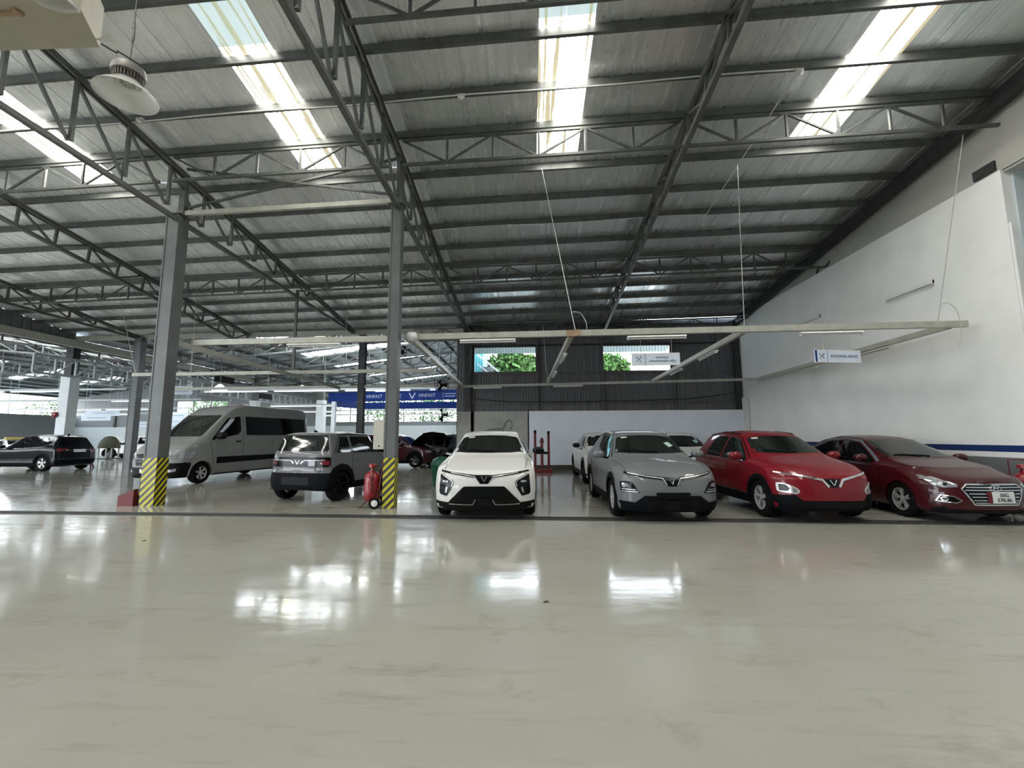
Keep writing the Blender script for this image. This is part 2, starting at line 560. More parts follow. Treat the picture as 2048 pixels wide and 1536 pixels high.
# ---- the roof above the near hall
ceiling = struct_root('ceiling', (-6, 8, 8))
SW = 0.95
def sheet_mesh(x0, y0, y1, m, key):
    """one ribbed roofing sheet: four trapezoid ribs, underside seen from below"""
    xs = []
    for k in range(2):
        b = x0 + k*SW/2
        xs += [(b, 0), (b+0.44, 0), (b+0.448, 0.010), (b+0.467, 0.010)]
    xs.append((x0+SW, 0))
    vs, fs = [], []
    ys = (y0, (y0+y1)/2, y1)
    for yy in ys:
        for (xx, dz) in xs:
            sk = -0.035*(xx-1)
            vs.append((xx, yy+sk, ZR(xx, yy+sk)+dz+key))
    n = len(xs)
    for r in range(2):
        for k in range(n-1):
            fs.append((r*n+k, r*n+k+1, (r+1)*n+k+1, (r+1)*n+k))
    mb = MB().add(vs, fs)
    return mb
KS = {-23, -18, -12, -6, 0, 6}  # the two leftmost strips are unseen, added to brighten the left bays
xk0 = 0.2
Y_LAP, Y_MID = 9.80, 6.62
k = -24
while True:
    x0 = xk0 + k*SW
    if x0 > 9.35: break
    FO = M_foil_lit_left if x0 < -3.2 else M_foil
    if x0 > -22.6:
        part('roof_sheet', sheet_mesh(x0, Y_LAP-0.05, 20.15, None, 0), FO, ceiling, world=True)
        if k in KS:
            if k in (6, -18, -23):
                part('skylight_sheet', sheet_mesh(x0, 3.4, Y_LAP, None, 0.012), M_sky_a, ceiling, world=True, label='glowing translucent skylight sheet')
            else:
                part('skylight_sheet', sheet_mesh(x0, Y_MID, Y_LAP, None, 0.012), M_sky_a, ceiling, world=True, label='glowing translucent skylight sheet')
                part('skylight_sheet', sheet_mesh(x0, 3.4, Y_MID, None, 0.012), M_sky_b, ceiling, world=True, label='bluish dimmer translucent skylight sheet')
            part('skylight_sheet', sheet_mesh(x0, -3.0, 3.4, None, 0.012), M_sky_a, ceiling, world=True, label='glowing translucent skylight sheet')
        else:
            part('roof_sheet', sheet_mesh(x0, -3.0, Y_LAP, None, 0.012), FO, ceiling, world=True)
    k += 1
# roof slope behind the camera
part('roof_sheet', MB().add([(-22.6, -3, ZR(-22.6, -3)), (9.4, -3, ZR(9.4, -3)), (9.4, -10, ZR(9.4, -3)-0.9), (-22.6, -10, ZR(-22.6, -3)-0.9)], [(0, 1, 2, 3)]), M_foil, ceiling, world=True)

struct('wall_front_light_block', MB().box(-22.6, 10.4, -10.1, -10, 3.4, 9.2).box(-22.6, -20, -10.1, -10, 0, 3.4).box(-11, 10.4, -10.1, -10, 0, 3.4), M_gray)  # unseen wall behind the camera, added to hold back frontal daylight
# purlins (C sections) running across
PUR = [18.5, 17.4, 16.35, 15.3, 13.2, 12.1, 11.05, 9.97, 7.8, 6.8, 4.7, 3.6, 2.5, 1.4, 0.3, -1.0, -2.3]
LAT = [19.72, 14.27, 8.72, 5.75]
def py(y0, x):
    return y0 - 0.035*(x-1)
for y0 in PUR + LAT:
    xa, xb = -22.0, 9.32
    a = (xa, py(y0, xa), ZR(xa, py(y0, xa)) - 0.085); b = (xb, py(y0, xb), ZR(xb, py(y0, xb)) - 0.085)
    part('purlin', MB().channel(a, b, 0.06, 0.145), M_steel, ceiling, world=True)

# ---- trusses
def lattice(y0, x0, x1, depth, label):
    n = max(2, int(round((x1-x0)/0.93)))
    lo = (x0, py(y0, x0), ZR(x0, py(y0, x0)) - 0.2 - depth)
    t = thing('lattice_girder', label, 'roof girder', lo, 0, 'light lattice girders under the purlins')
    def top(x): return Vector((x, py(y0, x), ZR(x, py(y0, x)) - 0.21))
    def bot(x): return Vector((x, py(y0, x), ZR(x, py(y0, x)) - 0.2 - depth))
    part('top_chord', MB().bar(top(x0), top(x1), 0.05, 0.05), M_steel, t, world=True)
    part('bottom_chord', MB().bar(bot(x0), bot(x1 + 0.0), 0.06, 0.06), M_steel, t, world=True)
    for i in range(n+1):
        x = x0 + (x1-x0)*i/n
        if 0 < i < n:
            part('web_post', MB().bar(top(x), bot(x), 0.045, 0.045), M_steel, t, world=True)
        if i < n:
            xn = x0 + (x1-x0)*(i+1)/n
            a, b = (bot(x), top(xn)) if i % 2 else (top(x), bot(xn))
            part('web_brace', MB().bar(a, b, 0.04, 0.04), M_steel, t, world=True)
    return t
PLACE = {19.72: 'in front of the back wall', 14.27: 'two thirds of the way back', 8.72: 'crossing the bright skylights', 5.75: 'at the top edge of the picture'}
for y0 in LAT:
    lattice(y0, -2.75, 3.2, 0.58, 'lattice girder left of the middle truss, ' + PLACE[y0])
    lattice(y0, 3.3, 9.3, 0.58, 'lattice girder reaching the white side wall, ' + PLACE[y0])
for y0 in (19.72, 14.27, 8.72):
    lattice(y0, -8.1, -3.05, 0.58, 'lattice girder between the two front columns, ' + PLACE[y0])
for y0 in (19.72, 14.27, 8.72):
    lattice(y0, -13.2, -8.4, 0.58, 'lattice girder just left of the left column, ' + PLACE[y0])
    lattice(y0, -18.6, -13.5, 0.58, 'lattice girder at far left, ' + PLACE[y0])

def truss(x, y0, y1, flat, label, depth=0.55, zb=6.82):
    """main truss along the roof slope; flat bottom chord or one parallel to the roof"""
    def top(y): return Vector((x, y, ZR(x, y) - 0.27))
    def bot(y):
        if flat:
            return Vector((x, y, min(zb - 0.012*(y-9.4), top(y).z - 0.06)))
        return Vector((x, y, top(y).z - depth))
    t = thing('roof_truss', label, 'roof truss', tuple(bot(y1)))
    part('top_chord', MB().bar(top(y0), top(y1), 0.05, 0.11).bar(top(y0)+Vector((0.1, 0, 0)), top(y1)+Vector((0.1, 0, 0)), 0.05, 0.11), M_steel, t, world=True)
    part('bottom_chord', MB().bar(bot(y0), bot(y1), 0.1, 0.09), M_steel, t, world=True)
    ys = []
    y = y1
    st = 1.07 if flat else 0.95
    while y > y0 + 0.3:
        ys.append(y); y -= st
    ys.append(y0)
    for i, y in enumerate(ys):
        if top(y).z - bot(y).z > 0.2:
            part('web_post', MB().bar(top(y)+Vector((0.05, 0, 0)), bot(y)+Vector((0.05 if flat else 0, 0, 0)), 0.06, 0.06, up=(0, 1, 0)), M_steel, t, world=True)
        if i+1 < len(ys):
            yn = ys[i+1]
            if top(yn).z - bot(yn).z > 0.3:
                a, b = (bot(y), top(yn)) if (flat or i % 2) else (top(y), bot(yn))
                part('web_brace', MB().bar(a, b, 0.05, 0.05), M_steel, t, world=True)
    return t
truss(-2.97, -3, 19.85, True, 'grey roof truss with black cables resting on the right front column')
truss(-8.3, -3, 19.85, True, 'grey roof truss resting on the thick left front column', zb=6.78)
truss(-18.75, -3, 19.85, True, 'grey roof truss at far left ending above the slim grey column', zb=6.45)
truss(3.25, -3, 19.85, False, 'slim grey truss following the roof slope above the grey car')
truss(-13.4, -3, 19.85, False, 'slim grey truss following the roof slope left of the left column')

# dark edge rafter along the white side wall
single('edge_rafter', MB().bar((9.27, -3, ZR(9.3, -3)-0.30), (9.27, 19.9, ZR(9.3, 19.9)-0.30), 0.13, 0.32), M_steel_d,
       'dark steel rafter running down along the top of the white side wall', 'rafter')
# eave beam at the open back of the left bays
single('eave_beam', MB().bar((-22, 20.0, 6.28), (-3.1, 20.0, 6.42), 0.16, 0.22), M_steel_l,
       'beige eave beam over the opening between the right column and the far left', 'beam')
single('valley_beam', MB().box(-22.12, -21.9, -10, 48, 5.87, 6.2), M_steel_l,
       'long beige valley beam running away along the far left side', 'beam')
# gable strip between the valley beam and the roof above it
gb = MB()
ny = 60
for i in range(ny):
    y = -3 + i*(23.0/ny)
    gb.box(-22.02, -21.98, y, y+23.0/ny*0.55, 6.2, ZR(-22, y)-0.02)
    gb.box(-22.05, -22.01, y+23.0/ny*0.55, y+23.0/ny, 6.2, ZR(-22, y)-0.02)
struct('wall_left_gable', gb, M_corr)

# ---- columns
def column(x, y, wdt, h, m, label, sleeve=True, cap=True, name='steel_column'):
    t = thing(name, label, 'column', (x, y, 0))
    s = wdt/2
    part('shaft', MB().box(-s, s, -s, s, 0, h), m, t)
    # flanges of the welded section stand proud at the corners
    e = 0.012
    part('flange', MB().box(-s-e, -s+0.02, -s-e, s+e, 1.06 if sleeve else 0, h-0.02).box(s-0.02, s+e, -s-e, s+e, 1.06 if sleeve else 0, h-0.02), m, t)
    if cap:
        part('cap_plate', MB().box(-s-0.07, s+0.07, -s-0.05, s+0.05, h, h+0.02).prism([(s, h-0.16), (s+0.12, h), (s, h)], 'y', -0.02, 0.02).prism([(-s, h-0.16), (-s-0.07, h), (-s, h)], 'y', -0.02, 0.02), m, t)
    if sleeve:
        q = s + 0.018
        part('hazard_sleeve', MB().box(-q, q, -q, q, 0.0, 1.04), M_haz, t, label='black and yellow striped sleeve')
    return t
c_left = column(-8.38, 9.62, 0.29, 6.72, M_col, 'thick grey steel column with hazard sleeve in front of the van')
c_right = column(-3.0, 9.42, 0.215, 6.73, M_col, 'grey steel column with hazard sleeve between the boxy car and the white car')
column(-7.8, 19.9, 0.26, 6.2, M_steel_d, 'dark distant column seen between the van and the right front column', sleeve=False)
column(-18.62, 19.9, 0.3, 6.2, M_col, 'slim grey distant column just left of the thick front column', sleeve=False)
wc = thing('steel_column', 'column boxed in white panels behind the black car', 'column', (-24.9, 22.6, 0))
part('shaft', MB().box(-0.2, 0.2, -0.2, 0.2, 0, 6.45), M_steel_d, wc)
part('white_casing', MB().box(-0.27, 0.27, -0.27, 0.27, 0, 4.85), M_colw, wc, label='white boxed casing')
part('flange', MB().box(-0.27, -0.2, -0.2, 0.2, 4.85, 5.6), M_colw, wc)
single('alarm_bell', MB().lathe([(0.0, -0.06), (0.12, -0.06), (0.17, 0.0), (0.12, 0.06), (0, 0.06)], 16, 'y', (-25.2, 22.26, 2.75)), M_red,
       'round red alarm bell on the white boxed column', 'alarm bell', smooth=True)
# steel stub above the truss seat on both front columns
for (x, y, z0) in ((-8.3, 9.62, 6.74), (-2.97, 9.42, 6.75)):
    single('column_stub', MB().box(x-0.05, x+0.09, y-0.06, y+0.06, z0, ZR(x, y)-0.25), M_steel,
           'steel stub standing on the %s column up to the roof' % ('left' if x < -5 else 'right'), 'column stub')
# cross bracing and tie between the two front columns
single('tie_beam', MB().bar((-8.2, 9.62, 6.80), (-3.1, 9.42, 6.86), 0.08, 0.11), M_steel_l, 'beige horizontal tie between the tops of the two front columns', 'tie beam')
br = thing('cross_brace', 'crossed thin steel braces between the two front columns under the roof', 'brace', (-5.6, 9.5, 6.9))
part('brace_bar', MB().bar((-8.2, 9.64, 6.95), (-3.0, 9.46, 7.95), 0.05, 0.05), M_steel, br, world=True)
part('brace_bar', MB().bar((-8.2, 9.56, 7.9), (-3.0, 9.38, 6.98), 0.05, 0.05), M_steel, br, world=True)

# ---- back wall (y = 19.9)
YB = 20.0
wb = MB()
WIN = [(-2.62, 0.28, 4.40, 5.62), (3.30, 6.38, 4.40, 5.62)]
def corr(mb, x0, x1, z0, z1, y=YB):
    if z1 <= z0: return
    n = max(1, int(round((x1-x0)/0.13)))
    d = (x1-x0)/n
    vs, fs = [], []
    for i in range(n):
        a = x0+i*d
        for (q, yy) in ((a, y), (a+d*0.5, y), (a+d*0.62, y+0.03), (a+d*0.88, y+0.03)):
            zz1 = z1 if z1 < 6.5 else ZR(q, y) - 0.0
            vs += [(q, yy, z0), (q, yy, zz1)]
    vs += [(x1, y, z0), (x1, y, z1 if z1 < 6.5 else ZR(x1, y))]
    m = len(vs)//2
    for i in range(m-1):
        fs.append((2*i, 2*i+2, 2*i+3, 2*i+1))
    mb.add(vs, fs)
corr(wb, -3.4, 9.6, 2.60, 4.40)
corr(wb, -3.4, 9.6, 5.62, 7.0)
corr(wb, -3.4, WIN[0][0], 4.40, 5.62)
corr(wb, WIN[0][1], WIN[1][0], 4.40, 5.62)
corr(wb, WIN[1][1], 9.6, 4.40, 5.62)
struct('wall_back', wb, M_corr)
# an opaque backing so daylight does not leak between rib and eave
struct('wall_back_outer', MB().box(-3.4, -2.62, YB+0.05, YB+0.08, 0, 6.7).box(0.28, 3.3, YB+0.05, YB+0.08, 0, 6.7).box(6.38, 9.7, YB+0.05, YB+0.08, 0, 6.7).box(-3.4, 9.7, YB+0.05, YB+0.08, 0, 4.38).box(-3.4, 9.7, YB+0.05, YB+0.08, 5.64, 6.7), M_corr)
# white panels below
pw = struct_root('wall_back_dado', (3, YB, 0))
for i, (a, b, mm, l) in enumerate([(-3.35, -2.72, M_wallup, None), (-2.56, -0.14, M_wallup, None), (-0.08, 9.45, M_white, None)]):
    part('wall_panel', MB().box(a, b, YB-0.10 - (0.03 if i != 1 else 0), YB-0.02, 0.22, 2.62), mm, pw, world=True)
struct('baseboard_back', MB().box(-3.35, 9.45, YB-0.2, YB-0.02, 0, 0.22), M_brown)
# girts and posts of the wall frame
for i, z in enumerate((5.66, 4.36, 2.98, 6.55)):
    for j, (a, b) in enumerate(((-2.7, 0.3), (0.34, 3.26), (3.34, 6.4), (6.46, 9.3))):
        single('wall_girt', MB().box(a, b, YB-0.09, YB-0.015, z-0.035, z+0.035), M_steel if z != 5.66 else M_steel_d,
               'thin grey back wall rail ' + ('just above', 'just below', 'well below', 'high above')[i] + (' the left window', ' the windows line, between both windows', ' the right window', ' the windows line, right of both windows')[j], 'wall rail', 'thin grey rails of the back wall frame')
for x, l in ((-2.85, 'thick dark post at the left end of the back wall'), (0.32, 'slim post right of the left back window'), (3.28, 'slim post left of the right back window'), (6.44, 'slim post right of the right back window'), (9.2, 'dark post in the right corner of the back wall')):
    wdt = 0.26 if abs(x+2.85) < 0.1 else (0.22 if x > 9 else 0.07)
    single('wall_post', MB().box(x-wdt/2, x+wdt/2, YB-0.14 if wdt < 0.1 else YB-0.26, YB-0.02 if wdt < 0.1 else YB-0.1, 2.62, 6.6), M_steel if wdt < 0.1 else M_steel_d, l, 'post')
# windows: open, with vertical bars and a ribbed translucent canopy outside
M_can = mat('canopy_sheet', (0.45, 0.55, 0.55, 1), 0.5, noise=0.1)
for i, (a, b, z0, z1) in enumerate(WIN):
    wr = struct_root('window_%d' % (i+1), ((a+b)/2, YB, z0))
    part('window_frame', MB().box(a, b, YB-0.04, YB+0.06, z0, z0+0.04).box(a, b, YB-0.04, YB+0.06, z1-0.04, z1).box(a, a+0.04, YB-0.04, YB+0.06, z0, z1).box(b-0.04, b, YB-0.04, YB+0.06, z0, z1), M_steel_d, wr, world=True)
    bars = 22
    bm_ = MB().box(-0.006, 0.006, -0.006, 0.006, 0, z1-z0-0.04).mesh('window_bar', M_steel_d)
    for q in range(bars):
        link('window_bar', bm_, wr, (a + (b-a)*(q+1)/(bars+1) - (a+b)/2, 0.02, 0.02))
    part('canopy', MB().add([(a-0.2, YB+0.1, z1+0.4), (b+0.2, YB+0.1, z1+0.4), (b+0.2, YB+1.3, z1-0.08), (a-0.2, YB+1.3, z1-0.08)], [(0, 1, 2, 3)]), M_can, wr, world=True, label='pale ribbed canopy sheet')

# ---- right wall (x = 9.4) with the recess near the camera
XW = 9.4
YE = 8.62
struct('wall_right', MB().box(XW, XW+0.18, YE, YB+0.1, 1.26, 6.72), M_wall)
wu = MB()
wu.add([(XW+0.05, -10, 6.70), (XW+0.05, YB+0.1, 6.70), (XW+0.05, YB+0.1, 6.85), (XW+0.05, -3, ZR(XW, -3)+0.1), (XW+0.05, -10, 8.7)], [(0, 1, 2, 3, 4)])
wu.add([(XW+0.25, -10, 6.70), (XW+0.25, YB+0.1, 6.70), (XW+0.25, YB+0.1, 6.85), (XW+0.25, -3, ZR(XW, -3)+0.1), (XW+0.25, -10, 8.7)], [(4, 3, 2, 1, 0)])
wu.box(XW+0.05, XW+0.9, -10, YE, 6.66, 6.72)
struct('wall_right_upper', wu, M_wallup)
struct('wall_right_low', MB().box(XW, XW+0.18, YE, YB+0.1, 0, 1.02), M_gray)
struct('trim_3', MB().box(XW-0.003, XW+0.18, YE, YB+0.1, 1.13, 1.26), M_blue)
struct('trim_4', MB().box(XW-0.001, XW+0.18, YE, YB+0.1, 1.02, 1.13), M_wall)
M_rec = mat('recess_wall_blue_white', (0.50, 0.56, 0.58, 1), 0.8, noise=0.06)
struct('wall_right_recess', MB().box(XW+0.85, XW+0.95, -10, YE, 0, 6.66).box(XW+0.18, XW+0.95, YE-0.05, YE, 0, 6.66), M_rec)
struct('trim_5', MB().bar((XW+0.02, YE-0.03, 0), (XW+0.02, YE-0.03, 5.6), 0.03, 0.05, up=(0, 1, 0)).box(XW+0.80, XW+0.86, -10, YE-0.05, 5.9, 5.94), M_wall)
w3 = struct_root('window_3', (XW+0.85, 7.2, 3.0))
part('window_frame', MB().box(XW+0.78, XW+0.86, 5.6, 8.1, 4.20, 4.3).box(XW+0.78, XW+0.86, 5.6, 8.1, 2.85, 2.93).box(XW+0.78, XW+0.86, 8.05, 8.12, 2.85, 4.3), M_steel_d, w3, world=True)
part('window_pane', MB().box(XW+0.82, XW+0.84, 5.6, 8.05, 2.9, 4.25), mat('green_grey_pane', (0.10, 0.14, 0.14, 1), 0.1, noise=0.2), w3, world=True)
# broken opening in the plaster above the wall
single('wall_vent', MB().box(XW+0.0, XW+0.06, 8.72, 9.15, 6.78, 6.98), M_steel_d, 'small dark rusty vent grille high on the white side wall', 'vent')
single('wall_bracket', MB().tube([(XW-0.0, 14.3, 6.75), (XW-0.06, 14.1, 6.85), (XW-0.02, 13.8, 6.78), (XW-0.05, 13.6, 6.86)], 0.025, 5), M_cable, 'scrap of black cable at the joint high on the white side wall', 'cable scrap')
for (ya, l) in ((10.95, 'white tube lamp on the white side wall nearer the camera'), (14.9, 'small faint tube lamp further back on the white side wall')):
    t = thing('wall_lamp', l, 'wall lamp', (XW-0.05, ya, 5.0 if ya < 12 else 5.3))
    L_ = 1.35 if ya < 12 else 1.25
    part('lamp_body', MB().box(-0.03, 0.04, -L_/2, L_/2, -0.03, 0.05), M_tube, t)
    part('lamp_bracket', MB().box(0.0, 0.05, L_/2-0.06, L_/2, -0.05, 0.07).box(0.0, 0.05, -L_/2, -L_/2+0.06, -0.05, 0.07), M_tube, t)

# ---- hanging lamp rails
RZ = 3.72
def rail_thing(label, a, b, hgt=0.13, wdt=0.09, m=None):
    mb = MB().bar(a, b, wdt, hgt)
    return single('lamp_rail', mb, m or M_steel_l, label, 'lamp rail')
P = dict(A0=(-7.95, 9.92, RZ), A1=(-3.15, 9.78, RZ), F0=(-2.72, 9.78, RZ), F1=(0.92, 9.57, RZ), F2=(4.62, 9.50, RZ), F3=(8.72, 9.28, RZ), B0=(-3.02, 19.3, RZ-0.02), B1=(0.72, 18.5, RZ), B2=(5.0, 18.1, RZ), B3=(9.1, 17.9, RZ))
def lerp(a, b, t): return tuple(a[i]+(b[i]-a[i])*t for i in range(3))
rail_thing('long beige lamp rail crossing in front of the back wall windows', (-2.86, 9.75, RZ+0.02), (9.0, 9.26, RZ+0.02))
rail_thing('beige lamp rail between the two front columns', P['A0'], P['A1'])
rail_thing('far beige lamp rail low across the corrugated back wall', P['B0'], P['B3'], 0.10, 0.08)
names = ['beige rail going away from the right front column', 'beige rail going away above the white car', 'beige rail going away between the two hanging signs', 'beige rail going away along the white side wall']
for i in range(4):
    a, b = P['F%d' % i], P['B%d' % i]
    a2 = (a[0], a[1]+0.06, RZ); b2 = (b[0], b[1]-0.06, RZ)
    single('lamp_rail', MB().bar(a2, b2, 0.10, 0.12), M_steel_l, names[i], 'lamp rail')
single('rail_joint', MB().bar(lerp(P['F1'], P['F1'], 0), (1.22, 9.55, RZ+0.02), 0.11, 0.14).shift((-0.12, 0, 0)), M_rust, 'rusty joint sleeve on the long front lamp rail', 'joint')
def lamp(c, dx, dy, label, L_=1.25, lit=False, group=None):
    """surface tube lamp: tray and tube; direction (dx,dy)"""
    t = thing('tube_lamp', label, 'tube lamp', c, math.atan2(dy, dx), group)
    part('lamp_tray', MB().prism([(-0.07, 0.0), (0.07, 0.0), (0.045, 0.035), (-0.045, 0.035)], 'x', -L_/2, L_/2), M_tube, t)
    part('lamp_tube', MB().tube([(-L_/2+0.04, 0, -0.022), (L_/2-0.04, 0, -0.022)], 0.02, 8), M_lit if lit else M_tube, t, smooth='sharp')
    part('end_cap', MB().box(-L_/2, -L_/2+0.03, -0.03, 0.03, -0.045, 0.0).box(L_/2-0.03, L_/2, -0.03, 0.03, -0.045, 0.0), M_tube, t)
    return t
lz = RZ - 0.11
lamp((-0.95, 9.66, lz), 1, -0.04, 'tube lamp under the front rail left of its rusty joint')
lamp((2.75, 9.52, lz), 1, -0.04, 'tube lamp under the front rail above the right back window')
lamp((6.35, 9.38, lz), 1, -0.04, 'tube lamp under the front rail in front of the white side wall')
lamp((-5.0, 9.84, lz), 1, -0.03, 'tube lamp under the rail between the two front columns')
for i, l in ((0, 'right front column'), (1, 'rusty joint'), (2, 'sign with two text lines'), (3, 'white side wall')):
    a, b = P['F%d' % i], P['B%d' % i]
    for t_, w_ in ((0.27, 'near'), (0.62, 'far')):
        p = lerp(a, b, t_)
        lamp((p[0]+0.02, p[1], lz-0.0), b[0]-a[0], b[1]-a[1], '%s tube lamp under the rail that goes away from the %s' % (w_, l))
for (x, l) in ((-1.9, 'left'), (1.6, 'middle')):
    lamp((x, 19.3-(x+3.02)*0.1155, lz+0.012), 1, -0.1155, '%s tube lamp under the far rail on the back wall' % l)
single('drop_post', MB().box(-8.34, -8.26, 14.86, 14.94, 3.84, 6.72), M_steel, 'slim steel drop post hanging from the truss to the rail right of the left column', 'post')
# suspension wires
def wire(p, q, label, r=0.008):
    return single('suspension_wire', MB().tube([p, q], r, 5), M_wire, label, 'wire')
wire((0.30, 9.35, ZR(0, 9.3)-0.6), (1.0, 9.56, RZ+0.08), 'slanting wire holding the front lamp rail at its rusty joint')
wire((4.62, 9.3, ZR(4.6, 9.3)-0.75), (4.62, 9.48, RZ+0.08), 'wire holding the front lamp rail right of the lettered sign')
wire((8.72, 8.55, ZR(8.7, 8.6)-0.85), (8.45, 9.27, RZ+0.08), 'wire holding the right end of the front lamp rail')
wire((0.55, 18.5, 6.2), (0.72, 18.45, RZ+0.06), 'wire above the left end of the far rail')
wire((-12.3, 15.25, 7.14), (-12.3, 15.25, RZ+0.1), 'thin wire hanging left of the thick column, nearer')
wire((-15.5, 15.4, 7.06), (-14.4, 15.3, RZ+0.1), 'thin wire hanging left of the thick column, further left')
wire((-6.6, 15.3, 7.14), (-6.6, 15.1, RZ+0.1), 'thin wire hanging between the two front columns')
def loop(name, pts, r, m, label, cat):
    # smooth through points
    P_ = [Vector(p) for p in pts]
    out = []
    for i in range(len(P_)-1):
        p0 = P_[max(i-1, 0)]; p1 = P_[i]; p2 = P_[i+1]; p3 = P_[min(i+2, len(P_)-1)]
        for k in range(6):
            t = k/6
            out.append(0.5*((2*p1)+(-p0+p2)*t+(2*p0-5*p1+4*p2-p3)*t*t+(-p0+3*p1-3*p2+p3)*t**3))
    out.append(P_[-1])
    return single(name, MB().tube(out, r, 5), m, label, cat, smooth=True)
loop('loose_cable', [(0.95, 9.55, RZ+0.5), (1.12, 9.55, RZ+0.46), (1.24, 9.55, RZ+0.25), (1.25, 9.55, RZ+0.08)], 0.008, M_wire, 'looped pale cable above the rusty rail joint', 'cable')
loop('loose_cable', [(8.5, 9.2, RZ+0.42), (8.62, 9.2, RZ+0.46), (8.78, 9.2, RZ+0.3), (8.82, 9.2, RZ+0.0), (8.80, 9.2, RZ-0.3), (8.72, 9.2, RZ-0.45)], 0.006, M_wire, 'thin cable curling past the right end of the front rail', 'cable')
loop('black_cable', [(-2.8, 0.5, 8.8), (-2.78, 6, 8.0), (-2.75, 9, 7.62), (-2.72, 12, 7.0), (-2.75, 14.5, 6.72), (-2.7, 16.5, 6.3), (-2.6, 18.3, 6.0), (-2.55, 19.6, 6.3)], 0.022, M_cable, 'thick black cable drooping along the truss to the back wall', 'cable')
loop('black_cable', [(-2.6, 19.7, 6.55), (-1.2, 19.7, 6.2), (0.4, 19.7, 6.05), (1.8, 19.7, 6.25), (3.2, 19.7, 6.6)], 0.02, M_cable, 'black cable sagging along the top of the back wall, left span', 'cable')
loop('black_cable', [(3.3, 19.7, 6.6), (4.8, 19.7, 6.2), (6.3, 19.7, 6.1), (7.8, 19.7, 6.3), (9.1, 19.7, 6.6)], 0.02, M_cable, 'black cable sagging along the top of the back wall, right span', 'cable')
loop('black_cable', [(-2.6, 19.75, 3.2), (-1.0, 19.75, 3.05), (1.5, 19.75, 3.02), (4, 19.75, 3.05), (7, 19.75, 3.12), (9.2, 19.75, 3.4)], 0.018, M_cable, 'black cable lying along the lower rail of the back wall', 'cable')

# conduits with sensor heads under two purlins
for (y0, xa, xb, l, heads) in ((7.72, -13, 5.0, 'nearer', (-8.0, -1.3)), (12.02, -3.0, 4.9, 'farther', (-0.55,))):
    t = thing('conduit', 'white conduit strapped under a purlin, the %s of two' % l, 'conduit', (0, y0, ZR(0, y0)-0.24))
    pts = [(x, py(y0, x), ZR(x, py(y0, x))-0.215 - 0.02*math.sin(x*1.3)) for x in np.linspace(xa, xb, 24)]
    part('conduit_pipe', MB().tube(pts, 0.014, 6), M_cond, t, world=True, smooth=True)
    for x in heads + (xb,):
        hb = MB().box(x-0.07, x+0.07, py(y0, x)-0.03, py(y0, x)+0.03, ZR(x, y0)-0.24, ZR(x, y0)-0.2)
        part('sensor_base', hb, M_cond, t, world=True)
        part('sensor_head', MB().lathe([(0, -0.05), (0.045, -0.03), (0.055, 0.0), (0.04, 0.04), (0, 0.05)], 12, 'z', (x, py(y0, x)-0.02, ZR(x, y0)-0.27)), M_cond, t, world=True, smooth=True)
single('conduit_drop', MB().tube([(5.0, 7.6, ZR(5, 7.6)-0.23), (4.95, 12.0, ZR(5, 12)-0.23)], 0.013, 6), M_cond, 'white conduit running down the roof slope joining the two sensor conduits', 'conduit')

# ---- halls beyond: left hall, back hall, far wall
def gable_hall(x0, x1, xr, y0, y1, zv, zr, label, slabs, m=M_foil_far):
    r = struct_root(label, ((x0+x1)/2, y0, zv))
    n = int((y1-y0)/1.0)
    for i in range(n):
        ya = y0 + (y1-y0)*i/n; yb = y0 + (y1-y0)*(i+1)/n
        for (a, za, b, zb) in ((x0, zv, xr, zr), (xr, zr, x1, zv)):
            if abs(b-a) < 0.01: continue
            lit = i in slabs
            vs = [(a, ya, za), (b, ya, zb), (b, yb-0.12, zb), (a, yb-0.12, za), (b, yb-0.1, zb+0.03), (a, yb-0.1, za+0.03), (b, yb-0.02, zb+0.03), (a, yb-0.02, za+0.03), (b, yb, zb), (a, yb, za)]
            if lit:
                a1, a2 = 0.35, 0.72
                def q(t, yy): return (a+(b-a)*t, yy, za+(zb-za)*t)
                part('roof_sheet', MB().add([q(0, ya), q(a1, ya), q(a1, yb), q(0, yb), q(a2, ya), q(1, ya), q(1, yb), q(a2, yb)], [(0, 1, 2, 3), (4, 5, 6, 7)]), m, r, world=True)
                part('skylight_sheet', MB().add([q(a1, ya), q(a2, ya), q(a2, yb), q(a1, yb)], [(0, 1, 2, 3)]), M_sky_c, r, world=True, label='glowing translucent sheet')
            else:
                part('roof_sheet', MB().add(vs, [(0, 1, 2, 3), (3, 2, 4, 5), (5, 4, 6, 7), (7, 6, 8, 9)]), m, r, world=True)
    # purlins along y
    for (a, za, b, zb) in ((x0, zv, xr, zr), (xr, zr, x1, zv)):
        if abs(b-a) < 0.01: continue
        nn = int(abs(b-a)/1.35)
        for k in range(nn+1):
            t = k/nn
            x = a+(b-a)*t; z = za+(zb-za)*t - 0.09
            part('purlin', MB().box(x-0.035, x+0.035, y0, y1, z-0.08, z+0.08), M_steel, r, world=True)
    return r
gable_hall(-52, -22.1, -37, -10, 48, 6.2, 8.3, 'ceiling_left_hall', {2, 7, 12, 17, 22, 27, 32, 37, 42, 47, 52})
gable_hall(-22, -3.1, -3.1, 20.2, 48, 6.25, 8.6, 'ceiling_back_hall', {3, 8, 13, 18, 23})
